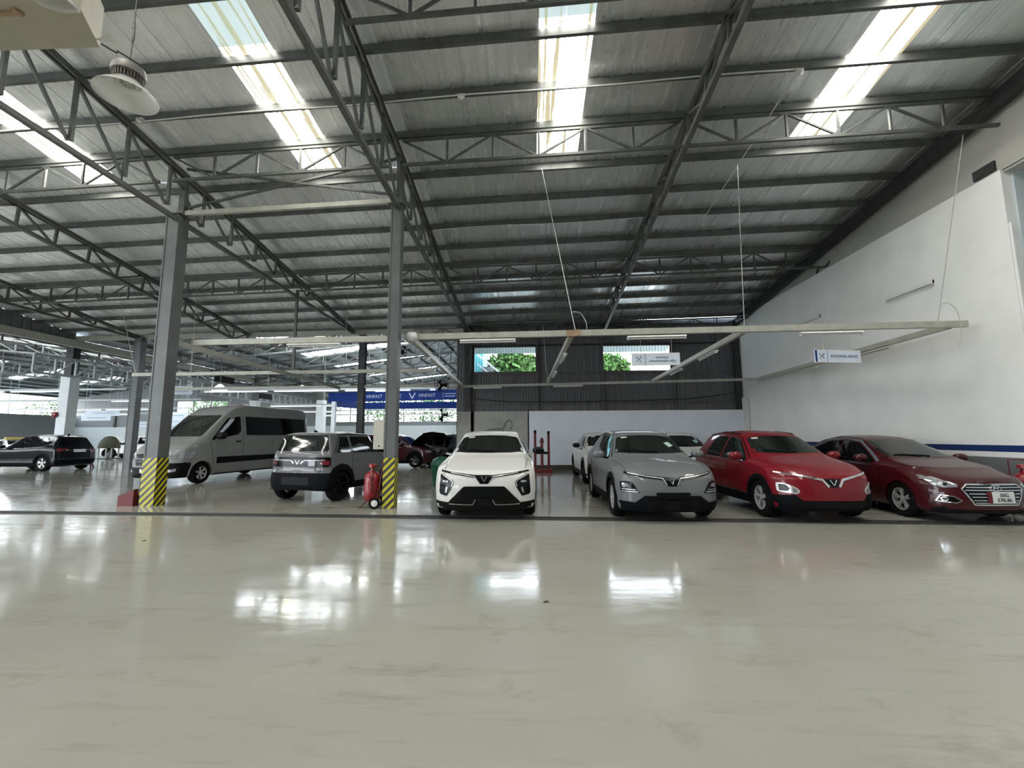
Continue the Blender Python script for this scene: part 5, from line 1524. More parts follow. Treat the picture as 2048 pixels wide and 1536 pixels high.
# ---------------------------------------------------------------- boxy grey two-door seen from behind
def boxy(label):
    root = thing('car', label, 'car')
    pm = paint('flat_grey', (0.135, 0.14, 0.145, 1))
    sp = dict(key='bx', zblack=0.33, L=3.2, W=1.68, paint=pm, wr=0.355, arch=0.40, axles=(1.03, -1.045), tw=0.21,
        top=[(1.65, 0.95), (1.4, 1.02), (0.9, 1.07), (0.72, 1.10), (0.36, 1.50), (0.2, 1.575), (-0.4, 1.60), (-1.15, 1.59), (-1.35, 1.55), (-1.48, 1.14), (-1.65, 1.02)],
        belt=[(1.65, 0.94), (0.8, 1.03), (0, 1.05), (-1.65, 1.07)],
        bot=[(1.65, 0.28), (1.3, 0.24), (-1.3, 0.24), (-1.65, 0.30)],
        hw=[(1.65, 0.80), (1.2, 0.83), (-1.2, 0.83), (-1.65, 0.80)],
        rw=[(1.65, 0.72), (0.9, 0.73), (0.7, 0.73), (0.3, 0.66), (-1.3, 0.66), (-1.65, 0.70)],
        front=[(0.2, 1.5), (0.4, 1.6), (0.8, 1.6), (0.95, 1.52), (1.05, 1.3), (1.06, 3.0)],
        rear=[(0.2, -1.5), (0.32, -1.585), (0.62, -1.60), (0.68, -1.55), (0.95, -1.545), (1.08, -1.52), (1.2, -1.46), (1.55, -1.33), (1.6, -1.25), (1.62, -3.0)], bow_r=0.16, bow_f=0.2)
    c = Car(sp, root)
    c.patch('rear_window', 'rear', rounded([(-0.62, 1.53), (0.62, 1.53), (0.73, 1.16), (-0.73, 1.16)], 0.05), M_glass, 0.008, 0.07)
    c.patch('sticker', 'rear', [(0.30, 1.50), (0.36, 1.50), (0.32, 1.43), (0.27, 1.44)], M_tube, 0.014, thick=0.002)
    tb = c.patch('tail_band', 'rear', rounded([(-0.80, 1.02), (0.80, 1.02), (0.81, 0.85), (0.76, 0.80), (-0.76, 0.80), (-0.81, 0.85)], 0.03), M_gloss, 0.010, 0.07)
    for sg in (1, -1):
        c.strip('light_line', 'rear', [(sg*0.70, 0.958), (sg*0.19, 0.950), (sg*0.12, 0.885)], 0.010, M_alloy, 0.018, parent=tb)
        c.strip('v_badge', 'rear', [(sg*0.055, 0.955), (sg*0.006, 0.865)], 0.016, M_alloy, 0.020, parent=tb)
        c.strip('badge_wing', 'rear', [(sg*0.15, 0.935), (sg*0.10, 0.875)], 0.026, M_alloy, 0.020, parent=tb)
        c.patch('rear_lamp', 'rear', rounded([(sg*0.79, 0.945), (sg*0.62, 0.935), (sg*0.60, 0.87), (sg*0.78, 0.84)], 0.02), M_tail, 0.016, parent=tb)
    c.patch('type_plate', 'rear', [(-0.30, 0.94), (-0.47, 0.94), (-0.47, 0.825), (-0.30, 0.825)], mat('pale_tape', (0.45, 0.5, 0.6, 1), 0.5, noise=0.05), 0.016, parent=tb, label='pale taped-over badge')
    c.patch('lower_bumper', 'rear', rounded([(-0.82, 0.66), (0.82, 0.66), (0.82, 0.29), (-0.82, 0.29)], 0.03), M_clad, 0.018, 0.07, label='dark ribbed rear bumper')
    c.patch('number_plate_blank', 'rear', [(-0.38, 0.57), (0.38, 0.57), (0.38, 0.40), (-0.38, 0.40)], M_black, 0.024, thick=0.012)
    for sg in (1, -1):
        c.strip('tailgate_seam', 'rear', [(sg*0.60, 0.79), (sg*0.60, 0.67)], 0.010, M_black, 0.003, thick=0.004)
    std_side(c, [rounded([(0.60, 1.10), (0.28, 1.49), (-0.62, 1.50), (-0.62, 1.10)], 0.05), rounded([(-0.70, 1.12), (-0.70, 1.5), (-0.98, 1.5), (-1.22, 1.12)], 0.04)], None, 1.0, None,
             [(-0.45, 0.93)], [[(0.66, 1.02), (0.66, 0.45), (0.60, 0.3)], [(-0.64, 1.06), (-0.64, 0.5), (-0.60, 0.3)]])
    c.both(c.strip, 'roof_trim', [(0.62, 1.14), (0.25, 1.53), (-0.3, 1.545), (-1.0, 1.54), (-1.28, 1.12)], 0.02, M_gloss, 0.006)
    c.both(c.patch, 'sill_cladding', [(0.66, 0.42), (-0.66, 0.42), (-0.66, 0.26), (0.66, 0.26)], M_clad, 0.014)
    c.arches(M_clad, 0.10, 0.03)
    c.wheels((6, 0.04, False), M_black)
    c.mirrors(0.48, 1.10, M_black, sz=1.05)
    c.patch('windscreen', 'top', rounded([(0.68, 0.66), (0.68, -0.66), (0.42, -0.60), (0.42, 0.60)], 0.04), M_glass, 0.006, 0.09)
    c.patch('lower_bumper', 'front', rounded([(-0.8, 0.55), (0.8, 0.55), (0.8, 0.28), (-0.8, 0.28)], 0.03), M_clad, 0.015)
    part('aerial', MB().prism([(-1.05, 1.59), (-0.9, 1.595), (-1.02, 1.66)], 'y', -0.02, 0.02), M_black, root)
    return root
bx = boxy('small boxy two-tone grey car seen from behind, left of the right front column')
# rear axle mid point and heading from the photo
ra_c = ((-6.06-4.5)/2, (10.66+10.27)/2 + 0.12)
hd = math.atan2(0.972, 0.235)
bx.location = (ra_c[0]+1.045*math.cos(hd), ra_c[1]+1.045*math.sin(hd), 0)
bx.rotation_euler = (0, 0, hd)

# ---------------------------------------------------------------- high-roof van
def van(label):
    root = thing('van', label, 'van')
    pm = paint('silver_grey', (0.27, 0.275, 0.27, 1))
    sp = dict(key='vn', zblack=0.30, L=6.2, W=2.04, paint=pm, wr=0.345, arch=0.42, axles=(2.10, -1.57), tw=0.23, rimf=0.62, sm=0.09,
        top=[(3.15, 1.02), (2.95, 1.16), (2.6, 1.33), (2.25, 1.46), (2.05, 1.52), (1.25, 2.26), (1.05, 2.42), (0.7, 2.60), (0.2, 2.70), (-2.6, 2.68), (-3.0, 2.58), (-3.15, 2.45)],
        belt=[(3.15, 1.0), (2.6, 1.2), (1.9, 1.32), (1.0, 1.36), (-3.15, 1.36)],
        bot=[(3.15, 0.24), (2.7, 0.22), (-3.15, 0.28)],
        hw=[(3.15, 0.90), (2.7, 0.98), (2.1, 1.02), (-2.7, 1.02), (-3.15, 0.97)],
        rw=[(3.15, 0.80), (2.1, 0.90), (1.2, 0.86), (0.6, 0.86), (-2.7, 0.86), (-3.15, 0.82)],
        front=[(0.2, 3.0), (0.3, 3.08), (0.6, 3.10), (0.95, 3.06), (1.1, 2.98), (1.25, 2.8), (1.4, 2.4), (1.5, 2.2), (1.51, 4)],
        rear=[(0.2, -3.05), (0.5, -3.10), (1.4, -3.08), (2.4, -3.0), (2.6, -2.95), (2.7, -4)], bow_f=0.40, bow_r=0.12)
    c = Car(sp, root)
    c.patch('grille', 'front', rounded([(-0.52, 0.98), (0.52, 0.98), (0.60, 0.88), (0.46, 0.62), (-0.46, 0.62), (-0.60, 0.88)], 0.03), M_gloss, 0.010)
    for k in range(3):
        c.strip('grille_slat', 'front', [(-0.48, 0.70+k*0.085), (0.48, 0.70+k*0.085)], 0.018, M_clad, 0.02)
    c.strip('oval_badge', 'front', [(0.11*math.cos(2*PI*k/16), 0.90+0.055*math.sin(2*PI*k/16)) for k in range(16)], 0.014, M_chrome, 0.03, closed=True)
    c.patch('lower_bumper', 'front', [(-0.98, 0.72), (-0.66, 0.56), (0.66, 0.56), (0.98, 0.72), (0.97, 0.26), (-0.97, 0.26)], M_black, 0.012)
    for sg in (1, -1):
        c.patch('headlamp', 'left' if sg > 0 else 'right', rounded([(3.0, 0.92), (2.92, 0.82), (2.45, 0.80), (2.33, 1.02), (2.40, 1.06)], 0.03), M_lens, 0.008, 0.06)
        c.patch('headlamp', 'front', rounded([(sg*0.66, 0.93), (sg*0.68, 0.82), (sg*0.90, 0.80), (sg*0.93, 0.98)], 0.02), M_lens, 0.008, 0.06)
        c.patch('fog_lamp', 'front', rounded([(sg*0.62, 0.46), (sg*0.90, 0.54), (sg*0.88, 0.44), (sg*0.66, 0.40)], 0.02), M_lens, 0.018)
    c.patch('number_plate', 'front', [(-0.26, 0.52), (0.26, 0.52), (0.26, 0.40), (-0.26, 0.40)], MATS['plate_white'], 0.03)
    c.patch('windscreen', 'front', rounded([(-0.80, 1.53), (0.80, 1.53), (0.74, 2.28), (-0.74, 2.28)], 0.05), M_glass, 0.006, 0.09)
    c.both(c.patch, 'side_window', rounded([(1.80, 1.40), (1.12, 2.18), (0.62, 2.26), (0.60, 1.72), (0.72, 1.60), (1.2, 1.52)], 0.06), M_glassd, 0.006, 0.08)
    c.both(c.patch, 'side_window', rounded([(0.36, 1.58), (0.40, 2.26), (-2.75, 2.26), (-2.80, 1.58)], 0.06), M_glassd, 0.006, 0.12, label='long dark side glass')
    c.both(c.patch, 'side_moulding', [(1.58, 0.84), (-1.08, 0.84), (-1.08, 0.66), (1.58, 0.62)], M_black, 0.012, 0.12, label='wide black side moulding')
    c.both(c.patch, 'bumper_corner', [(3.0, 0.70), (2.50, 0.70), (2.46, 0.28), (3.0, 0.28)], M_black, 0.010, 0.08)
    c.both(c.strip, 'door_seam', [(1.85, 1.36), (1.72, 0.85), (1.66, 0.36)], 0.012, M_black, 0.002, thick=0.004)
    c.both(c.strip, 'door_seam', [(0.50, 2.3), (0.50, 0.32)], 0.012, M_black, 0.002, thick=0.004)
    c.both(c.strip, 'door_seam', [(-0.9, 1.5), (-0.9, 0.32)], 0.012, M_black, 0.002, thick=0.004)
    c.both(c.patch, 'door_handle', rounded([(0.82, 1.33), (0.62, 1.33), (0.62, 1.37), (0.82, 1.37)], 0.012), M_black, 0.03)
    c.arches(pm, 0.05, 0.012)
    c.wheels((6, 0.05, False), M_alloy)
    c.mirrors(1.62, 1.50, M_black, y=1.02, sz=1.5)
    c.patch('rear_window', 'rear', rounded([(-0.75, 2.2), (0.75, 2.2), (0.78, 1.6), (-0.78, 1.6)], 0.05), M_glassd, 0.006, 0.1)
    part('roof_vent', MB().add(*ellipsoid((-0.2, 0, 2.72), (0.35, 0.30, 0.07), 18, 8)), pm, root, smooth=True)
    return root
vn = van('silver grey high-roof van with long dark windows behind the thick left column')
place(vn, -12.0, 13.45, 6.2, math.radians(11))

# ---------------------------------------------------------------- black crossover far left, tail towards the viewer
def dark_suv(label, pm, hood_open=False, key='bk'):
    root = thing('car', label, 'car')
    sp = dict(key=key, L=4.4, W=1.84, paint=pm, wr=0.36, arch=0.41, axles=(1.35, -1.35),
        top=[(2.26, 0.85), (2.0, 0.94), (1.5, 1.02), (1.1, 1.08), (0.95, 1.10), (0.25, 1.52), (0.0, 1.60), (-0.6, 1.66), (-1.5, 1.63), (-1.8, 1.52), (-2.05, 1.12), (-2.26, 1.02)],
        belt=[(2.26, 0.84), (1.8, 0.92), (1.0, 0.98), (0.3, 1.0), (-1.2, 1.08), (-2.26, 1.05)],
        bot=[(2.26, 0.24), (1.8, 0.19), (-1.8, 0.19), (-2.26, 0.28)],
        hw=[(2.26, 0.88), (1.8, 0.91), (-1.6, 0.92), (-2.26, 0.88)],
        rw=[(2.26, 0.76), (1.5, 0.77), (1.0, 0.77), (0.25, 0.63), (-1.5, 0.61), (-2.26, 0.66)],
        front=[(0.1, 2.1), (0.3, 2.2), (0.7, 2.2), (0.88, 2.1), (1.0, 1.8), (1.05, 1.6), (1.06, 3)],
        rear=[(0.2, -2.08), (0.5, -2.2), (0.95, -2.17), (1.15, -2.02), (1.55, -1.80), (1.6, -3)])
    c = Car(sp, root)
    c.patch('windscreen', 'top', rounded([(0.92, 0.6), (0.92, -0.6), (0.33, -0.55), (0.33, 0.55)], 0.04), M_glassd, 0.004, 0.09)
    c.patch('rear_window', 'rear', rounded([(-0.60, 1.52), (0.60, 1.52), (0.70, 1.20), (-0.70, 1.20)], 0.04), M_glassd, 0.006, 0.09)
    pl = c.patch('number_plate', 'rear', [(-0.26, 0.97), (0.26, 0.97), (0.26, 0.85), (-0.26, 0.85)], MATS['plate_white'], 0.02)
    c.patch('lower_bumper', 'rear', rounded([(-0.88, 0.52), (0.88, 0.52), (0.86, 0.30), (-0.86, 0.30)], 0.03), M_clad, 0.014)
    c.strip('bumper_trim', 'rear', [(-0.8, 0.55), (0.8, 0.55)], 0.04, M_alloyd, 0.02)
    for sg in (1, -1):
        c.patch('rear_lamp', 'rear', rounded([(sg*0.84, 1.02), (sg*0.50, 1.04), (sg*0.50, 0.98), (sg*0.82, 0.88)], 0.02), M_tail, 0.008)
    c.patch('grille', 'front', rounded([(-0.6, 0.8), (0.6, 0.8), (0.45, 0.5), (-0.45, 0.5)], 0.03), M_gloss, 0.008)
    for sg in (1, -1):
        c.patch('headlamp', 'front', rounded([(sg*0.62, 0.82), (sg*0.84, 0.84), (sg*0.82, 0.72), (sg*0.62, 0.74)], 0.02), M_lens, 0.008)
    std_side(c, [rounded([(0.76, 1.04), (0.18, 1.47), (-0.28, 1.55), (-0.31, 1.06)], 0.04), rounded([(-0.37, 1.07), (-0.34, 1.55), (-0.95, 1.55), (-1.10, 1.12)], 0.04), rounded([(-1.17, 1.13), (-1.03, 1.54), (-1.4, 1.48), (-1.66, 1.24)], 0.04)], None, 1.0, None,
             [(-0.15, 0.88), (-1.0, 0.92)], [[(0.92, 0.95), (0.95, 0.6), (0.86, 0.27)], [(-0.34, 1.02), (-0.34, 0.27)], [(-1.14, 1.1), (-1.1, 0.8), (-0.92, 0.5)]], glass=M_glassd)
    c.both(c.strip, 'window_trim', [(0.80, 1.02), (-0.34, 1.045), (-1.15, 1.10), (-1.66, 1.22)], 0.02, M_chrome if key == 'bk' else M_black, 0.008)
    c.both(c.patch, 'sill_cladding', [(0.92, 0.38), (-0.92, 0.38), (-0.92, 0.21), (0.92, 0.21)], M_clad, 0.012)
    c.arches(M_clad, 0.06)
    c.wheels((5, 0.035, True), M_alloy if key == 'bk' else M_alloyd)
    c.mirrors(0.66, 1.08, pm)
    part('aerial', MB().prism([(-1.55, 1.62), (-1.35, 1.64), (-1.5, 1.72)], 'y', -0.02, 0.02), M_black, root)
    if hood_open:
        vs = []
        hd_ = MB()
        for i in range(7):
            for k in range(7):
                u = i/6; v = (k/6-0.5)*1.45*(1-0.12*u)
                vs.append((1.0+u*0.85, v, 1.12+u*0.62+0.10*math.sin(PI*u) - 0.05*(v/0.7)**2))
        lo = [(x+0.02, y, z-0.035) for (x, y, z) in vs]
        fs = [(i*7+k, i*7+k+1, (i+1)*7+k+1, (i+1)*7+k) for i in range(6) for k in range(6)]
        hd_.add(vs, fs); hd_.add(lo, [f[::-1] for f in fs])
        part('bonnet', hd_, M_black if key != 'wh' else pm, root, label='raised bonnet')
        part('bonnet_stay', MB().tube([(1.7, 0.6, 0.95), (1.45, 0.6, 1.55)], 0.012, 6), M_steel, root)
        c.patch('engine_bay', 'top', rounded([(2.0, 0.62), (2.0, -0.62), (1.12, -0.70), (1.12, 0.70)], 0.05), M_black, 0.006, label='dark open engine bay')
    return root
bk = dark_suv('shiny black crossover at far left showing its tail and flank', mat('paint_black', (0.003, 0.0035, 0.006, 1), 0.15, spec=0.4, noise=0.05))
hd = math.radians(176)
bk.location = (-22.3+1.35*math.cos(hd), 20.35+1.35*math.sin(hd), 0)
bk.rotation_euler = (0, 0, hd)
mr = dark_suv('dark maroon car with its bonnet raised behind the right front column', paint('maroon', (0.05, 0.006, 0.009, 1), 0.25), True, 'mr')
mr.location = (-6.75, 22.6, 0)
mr.rotation_euler = (0, 0, math.radians(-14))
wh = dark_suv('white car with raised bonnet far away left of the thick left column', paint('white', None), True, 'wh')
wh.location = (-29.8, 32.5, 0)
wh.rotation_euler = (0, 0, math.radians(196))
wl = sedan('white car with a yellow roof sign partly hidden at the left edge', paint('white', None), False, 'wl')
wl.location = (-36.5, 29.5, 0)
wl.rotation_euler = (0, 0, math.radians(160))
part('roof_sign', MB().box(-0.9, -0.6, -0.45, 0.45, 1.46, 1.60), mat('roof_sign_yellow', (0.5, 0.38, 0.1, 1), 0.5, noise=0.05), wl, label='yellowish roof light')
w4 = dark_suv('dark car with raised bonnet behind the maroon one, mostly hidden by the white crossover', MATS['paint_black'], True, 'bk')
w4.location = (-5.2, 26.6, 0)
w4.rotation_euler = (0, 0, math.radians(-100))
# ================================================================== SMALLER OBJECTS
# hanging signs (lettering hangs upside down in the rear one, as in the hall)
def wrench_icon(parent, x, z, s, m):
    mb = MB()
    for sg in (1, -1):
        mb.bar((x-sg*s*0.5, -0.022, z-s*0.5), (x+sg*s*0.32, -0.022, z+s*0.32), 0.004, s*0.14, up=(0, 0, 1))
    mb.lathe([(s*0.10, -0.026), (s*0.20, -0.026), (s*0.20, -0.020), (s*0.10, -0.020)], 12, 'y', (x+s*0.4, 0, z+s*0.4), True)
    mb.lathe([(0, -0.026), (s*0.15, -0.026), (s*0.15, -0.020), (0, -0.020)], 12, 'y', (x-s*0.4, 0, z+s*0.4))
    part('tool_icon', mb, m, parent)
def hang_sign(loc, wd, ht, rz, label, lines, flip, blue):
    t = thing('hanging_sign', label, 'sign', loc, rz)
    part('sign_board', MB().box(-wd/2, wd/2, -0.018, 0.018, -ht/2, ht/2), M_sign, t)
    part('sign_frame', MB().box(-wd/2-0.01, wd/2+0.01, -0.021, 0.021, ht/2-0.005, ht/2+0.01).box(-wd/2-0.01, wd/2+0.01, -0.021, 0.021, -ht/2-0.01, -ht/2+0.005).box(wd/2-0.005, wd/2+0.012, -0.021, 0.021, -ht/2, ht/2), M_tube, t)
    part('divider', MB().box(-wd/2+ht*1.12, -wd/2+ht*1.15, -0.021, -0.018, -ht/2, ht/2), M_ink, t)
    wrench_icon(t, -wd/2+ht*0.58, 0.0, ht*0.45, mat('icon_ink', (0.22, 0.24, 0.34, 1), 0.5, noise=0.03))
    if blue:
        part('blue_edge', MB().box(-wd/2-0.005, -wd/2+0.035, -0.022, -0.018, -ht/2, ht/2), M_gantry, t)
    for (s_, size, dz) in lines:
        me = text_mesh(s_, size, M_ink)
        o = link('lettering', me, t, (-wd/2+ht*1.15+(wd-ht*1.15)/2, -0.021, dz), (PI/2, 0, 0))
    for x in (-wd*0.3, wd*0.35):
        part('hanger', MB().tube([(x, 0, ht/2), (x, 0, RZ-loc[2]-0.05)], 0.004, 5), M_wire, t)
    return t
hang_sign((2.70, 9.50, 3.12), 1.00, 0.25, -0.03, 'white hanging sign in front of the right back window with two lines of small text', [('KHOANG', 0.062, 0.035), ('UPDATE PH\u1ea6N M\u1ec0M', 0.062, -0.045)], True, False)
hang_sign((6.38, 9.30, 3.10), 1.02, 0.24, 0.16, 'white hanging sign reading KHOANG ADAS in front of the side wall', [('KHOANG ADAS', 0.085, 0.0)], False, True)

# wheeled fire extinguishers
def extinguisher(loc, rz, label, sc=1.0):
    t = thing('fire_extinguisher', label, 'fire extinguisher', loc, rz)
    t.scale = (sc, sc, sc)
    part('cylinder', MB().lathe([(0, 0.14), (0.10, 0.14), (0.16, 0.20), (0.17, 0.26), (0.17, 0.62), (0.155, 0.70), (0.10, 0.755), (0.06, 0.77), (0.06, 0.80), (0, 0.80)], 28, 'z'), M_red, t, smooth='sharp')
    v = part('valve', MB().lathe([(0, 0.79), (0.045, 0.79), (0.045, 0.85), (0.09, 0.86), (0.09, 0.91), (0.05, 0.93), (0, 0.93)], 16, 'z'), M_red, t, smooth='sharp')
    for sd in (-1, 1):
        wo = part('wheel', MB().lathe([(0.07, -0.022), (0.105, -0.022), (0.118, -0.01), (0.118, 0.01), (0.105, 0.022), (0.07, 0.022)], 24, 'y', (0.09, sd*0.19, 0.118), True), M_rubber, t, smooth='sharp')
        link('wheel_hub', MB().lathe([(0, -0.03), (0.025, -0.03), (0.03, -0.018), (0.076, -0.016), (0.076, 0.016), (0.03, 0.018), (0.025, 0.03), (0, 0.03)], 20, 'y', (0.09, sd*0.19, 0.118)).mesh('wheel_hub', M_tube, False), wo)
    part('frame', MB().tube([(0.09, -0.17, 0.12), (0.09, 0.17, 0.12)], 0.012, 6).tube([(0.10, -0.13, 0.12), (0.19, -0.13, 0.5), (0.24, -0.12, 1.0)], 0.011, 6).tube([(0.10, 0.13, 0.12), (0.19, 0.13, 0.5), (0.24, 0.12, 1.0), (0.24, -0.12, 1.0)], 0.011, 6).tube([(-0.10, 0.06, 0.16), (-0.24, 0.06, 0.012), (-0.27, 0.0, 0.012), (-0.24, -0.06, 0.012), (-0.10, -0.06, 0.16)], 0.010, 6), M_redmat, t)
    pts = []
    for k in range(26):
        a = k/25
        pts.append((0.0+0.02*math.sin(a*9), -0.185-0.01*math.sin(a*5), 0.86 - 0.55*math.sin(a*PI) + 0.02*a) if a < 0.98 else (0.02, -0.12, 0.86))
    pts = [(0.05, -0.02, 0.88), (0.06, -0.10, 0.84), (0.03, -0.185, 0.70), (0.02, -0.192, 0.5), (0.05, -0.19, 0.36), (0.12, -0.17, 0.30), (0.17, -0.12, 0.42), (0.18, -0.1, 0.65)]
    part('hose', MB().tube(pts, 0.012, 6), M_cable, t, smooth=True)
    part('label_plate', MB().box(-0.05, 0.05, -0.176, -0.172, 0.42, 0.58), mat('faded_red_label', (0.42, 0.06, 0.06, 1), 0.5, noise=0.15), t)
    return t
extinguisher((-3.37, 9.38, 0), math.radians(8), 'red wheeled fire extinguisher beside the right front column', 0.98)
extinguisher((9.05, 8.62, 0), math.radians(60), 'red wheeled fire extinguisher at the right edge beside the sedan', 1.0)
e3 = extinguisher((-8.73, 9.92, 0), math.radians(-60), 'red wheeled fire extinguisher half hidden behind the thick left column', 0.9)
single('red_wedge', MB().prism([(-9.07, 0), (-8.72, 0), (-8.72, 0.36), (-9.07, 0.22)], 'y', 9.50, 9.62), M_redmat, 'dull red metal box with sloping top at the foot of the thick left column', 'metal box')

# electric cabinet on the right column
cb = thing('electric_cabinet', 'cream metal cabinet fixed to the left side of the right front column', 'cabinet', (-3.24, 9.42, 1.22))
part('cabinet_body', MB().box(-0.12, 0.12, -0.10, 0.10, 0, 0.62), M_cab, cb)
part('cabinet_door', MB().box(-0.105, 0.105, -0.108, -0.10, 0.13, 0.60), M_cab, cb)
part('cabinet_panel', MB().box(-0.105, 0.105, -0.106, -0.10, 0.015, 0.115), M_cab, cb)
part('lock', MB().lathe([(0, -0.112), (0.018, -0.112), (0.018, -0.10), (0, -0.10)], 12, 'y', (0.01, 0, 0.065)), M_black, cb)

# blue gantry beams with the workshop lettering
gt = thing('gantry_beam', 'blue gantry beam with white V mark lettering seen behind the right front column', 'gantry', (-9.4, 28.0, 3.9))
ga, gb_ = Vector((-13.35, 28.6, 0)), Vector((-3.95, 27.25, 0))
dv = (gb_-ga).normalized(); rzg = math.atan2(dv.y, dv.x)
part('beam_face', MB().bar((ga.x, ga.y, 4.10), (gb_.x, gb_.y, 4.12), 0.25, 0.62), M_gantry, gt, world=True)
gt2 = thing('gantry_beam', 'lower blue gantry beam without lettering behind the right front column', 'gantry', (-8, 26.9, 3.3))
part('beam_face', MB().bar((-13.0, 28.9, 3.72), (-10.4, 26.9, 3.42), 0.2, 0.42), M_gantry, gt2, world=True)
part('beam_face', MB().bar((-10.4, 26.9, 3.42), (-3.95, 26.6, 3.42), 0.2, 0.40), M_gantry, gt2, world=True)
for (t_, nm) in ((0.24, 'a'), (0.62, 'b')):
    base = ga + (gb_-ga)*t_
    o = Vector((base.x, base.y, 4.10)) - Vector(gt.location)
    nrm = Vector((dv.y, -dv.x, 0))*0.135
    vm = MB().bar((-0.20, 0, 0.18), (0.0, 0, -0.18), 0.012, 0.07).bar((0.20, 0, 0.18), (0.0, 0, -0.18), 0.012, 0.07)
    link('v_mark', vm.mesh('v_mark', M_text), gt, tuple(o+nrm), (0, 0, rzg))
    me = text_mesh('VINFAST', 0.30, M_text, 'LEFT')
    link('lettering', me, gt, tuple(o+nrm+dv*0.42), (PI/2, 0, rzg))
    lm = MB().box(0, 0.02, -0.005, 0.005, -0.18, 0.18).box(0.12, 0.85, -0.005, 0.005, 0.06, 0.10).box(0.12, 0.80, -0.005, 0.005, -0.10, -0.06)
    link('small_lines', lm.mesh('small_lines', M_text), gt, tuple(o+nrm+dv*2.05), (0, 0, rzg))
for x in (-12.8, -3.7):
    single('gantry_post', MB().box(x-0.12, x+0.12, 28.0, 28.24, 0, 3.8), M_colw, 'white %s post carrying the blue gantry beams' % ('left' if x < -8 else 'right'), 'post')

# wall fan on the end of the back wall
def fan(loc, rz, tilt, label, r=0.24, arm=True):
    t = thing('wall_fan', label, 'fan', loc, rz)
    n = 16
    cg = MB()
    for k in range(n):
        a = 2*PI*k/n
        cg.tube([(0, -0.09, 0), (r*0.6*math.cos(a), -0.08, r*0.6*math.sin(a)), (r*math.cos(a), 0, r*math.sin(a)), (r*0.5*math.cos(a), 0.08, r*0.5*math.sin(a))], 0.006, 4)
    for rr, yy in ((r, 0.0), (r*0.6, -0.08)):
        cg.tube([(rr*math.cos(2*PI*k/20), yy, rr*math.sin(2*PI*k/20)) for k in range(21)], 0.008, 4)
    g = part('cage', cg, M_black, t)
    bl = MB()
    for k in range(3):
        a = 2*PI*k/3
        bl.add([(0.03*math.cos(a), -0.02, 0.03*math.sin(a)), (r*0.85*math.cos(a-0.35), -0.045, r*0.85*math.sin(a-0.35)), (r*0.85*math.cos(a+0.35), 0.0, r*0.85*math.sin(a+0.35)), (0.04*math.cos(a+0.9), 0.01, 0.04*math.sin(a+0.9))], [(0, 1, 2, 3)])
    part('blade', bl, M_clad, t)
    part('motor', MB().lathe([(0, -0.04), (0.05, -0.03), (0.07, 0.06), (0.06, 0.16), (0, 0.17)], 14, 'y'), M_black, t, smooth=True)
    if arm:
        part('arm', MB().tube([(0, 0.12, 0), (0.1, 0.22, -0.04), (0.32, 0.26, -0.02)], 0.02, 6), M_steel, t)
    g.rotation_euler = (tilt, 0, 0)
    return t
fan((-3.85, 19.3, 2.45), math.radians(-35), 0.2, 'black wall fan at the left end of the back wall', 0.38)
fan((-3.1, 9.95, RZ-0.28), 0.2, 0.0, 'dark round fan under the rail right behind the right front column', 0.22, False)
fan((-3.15, 15.4, RZ-0.42), 0.2, 0.0, 'dark round fan under the going-away rail right of the right column', 0.25, False)
single('mount_disc', MB().lathe([(0, -0.10), (0.10, -0.09), (0.13, 0.0), (0.10, 0.09), (0, 0.10)], 18, 'z', (-2.66, 9.62, RZ)), M_tube, 'pale round junction box where the rails meet by the right front column', 'junction box', smooth=True)

# high-bay lamp near the camera
hb = thing('high_bay_lamp', 'high-bay lamp with finned housing and clear wide shade at upper left', 'high-bay lamp', (-4.70, 4.52, 5.62))
hb.scale = (0.60, 0.60, 0.60)
M_clear = bpy.data.materials.new('clear_shade')
M_clear.use_nodes = True
_b = M_clear.node_tree.nodes['Principled BSDF']
_b.inputs['Base Color'].default_value = (0.75, 0.75, 0.72, 1)
_b.inputs['Alpha'].default_value = 0.40
_b.inputs['Roughness'].default_value = 0.3
part('shade', MB().lathe([(0.20, 0.02), (0.22, 0.0), (0.42, -0.18), (0.50, -0.27), (0.51, -0.29), (0.49, -0.28), (0.41, -0.19), (0.21, -0.005)], 40), M_clear, hb, smooth='sharp', label='clear wide shade')
ho = part('housing', MB().lathe([(0, 0.36), (0.18, 0.35), (0.26, 0.31), (0.28, 0.22), (0.27, 0.16), (0.17, 0.16), (0.17, 0.04), (0.21, 0.03), (0.21, 0.0), (0, 0.0)], 36), mat('lamp_housing', (0.30, 0.28, 0.27, 1), 0.5, 0.3, noise=0.1), hb, smooth='sharp')
fin = MB().box(0.165, 0.245, -0.004, 0.004, 0.035, 0.16).mesh('fin', MATS['lamp_housing'])
for k in range(30):
    link('fin', fin, ho, (0, 0, 0), (0, 0, 2*PI*k/30))
lg = part('lens_ring', MB().lathe([(0.13, -0.012), (0.19, -0.012), (0.19, 0.0), (0.13, 0.0)], 32, 'z', (0, 0, 0), True).bar((-0.13, 0, -0.006), (0.13, 0, -0.006), 0.015, 0.01).bar((0, -0.13, -0.006), (0, 0.13, -0.006), 0.015, 0.01).bar((-0.09, -0.09, -0.006), (0.09, 0.09, -0.006), 0.015, 0.01).bar((-0.09, 0.09, -0.006), (0.09, -0.09, -0.006), 0.015, 0.01), mat('lens_ring_grey', (0.5, 0.5, 0.45, 1), 0.4, noise=0.05), hb)
part('lens', MB().lathe([(0, -0.004), (0.13, -0.004), (0.13, -0.001), (0, -0.001)], 24), mat('lamp_lens_grey', (0.25, 0.26, 0.22, 1), 0.2, noise=0.1), hb)
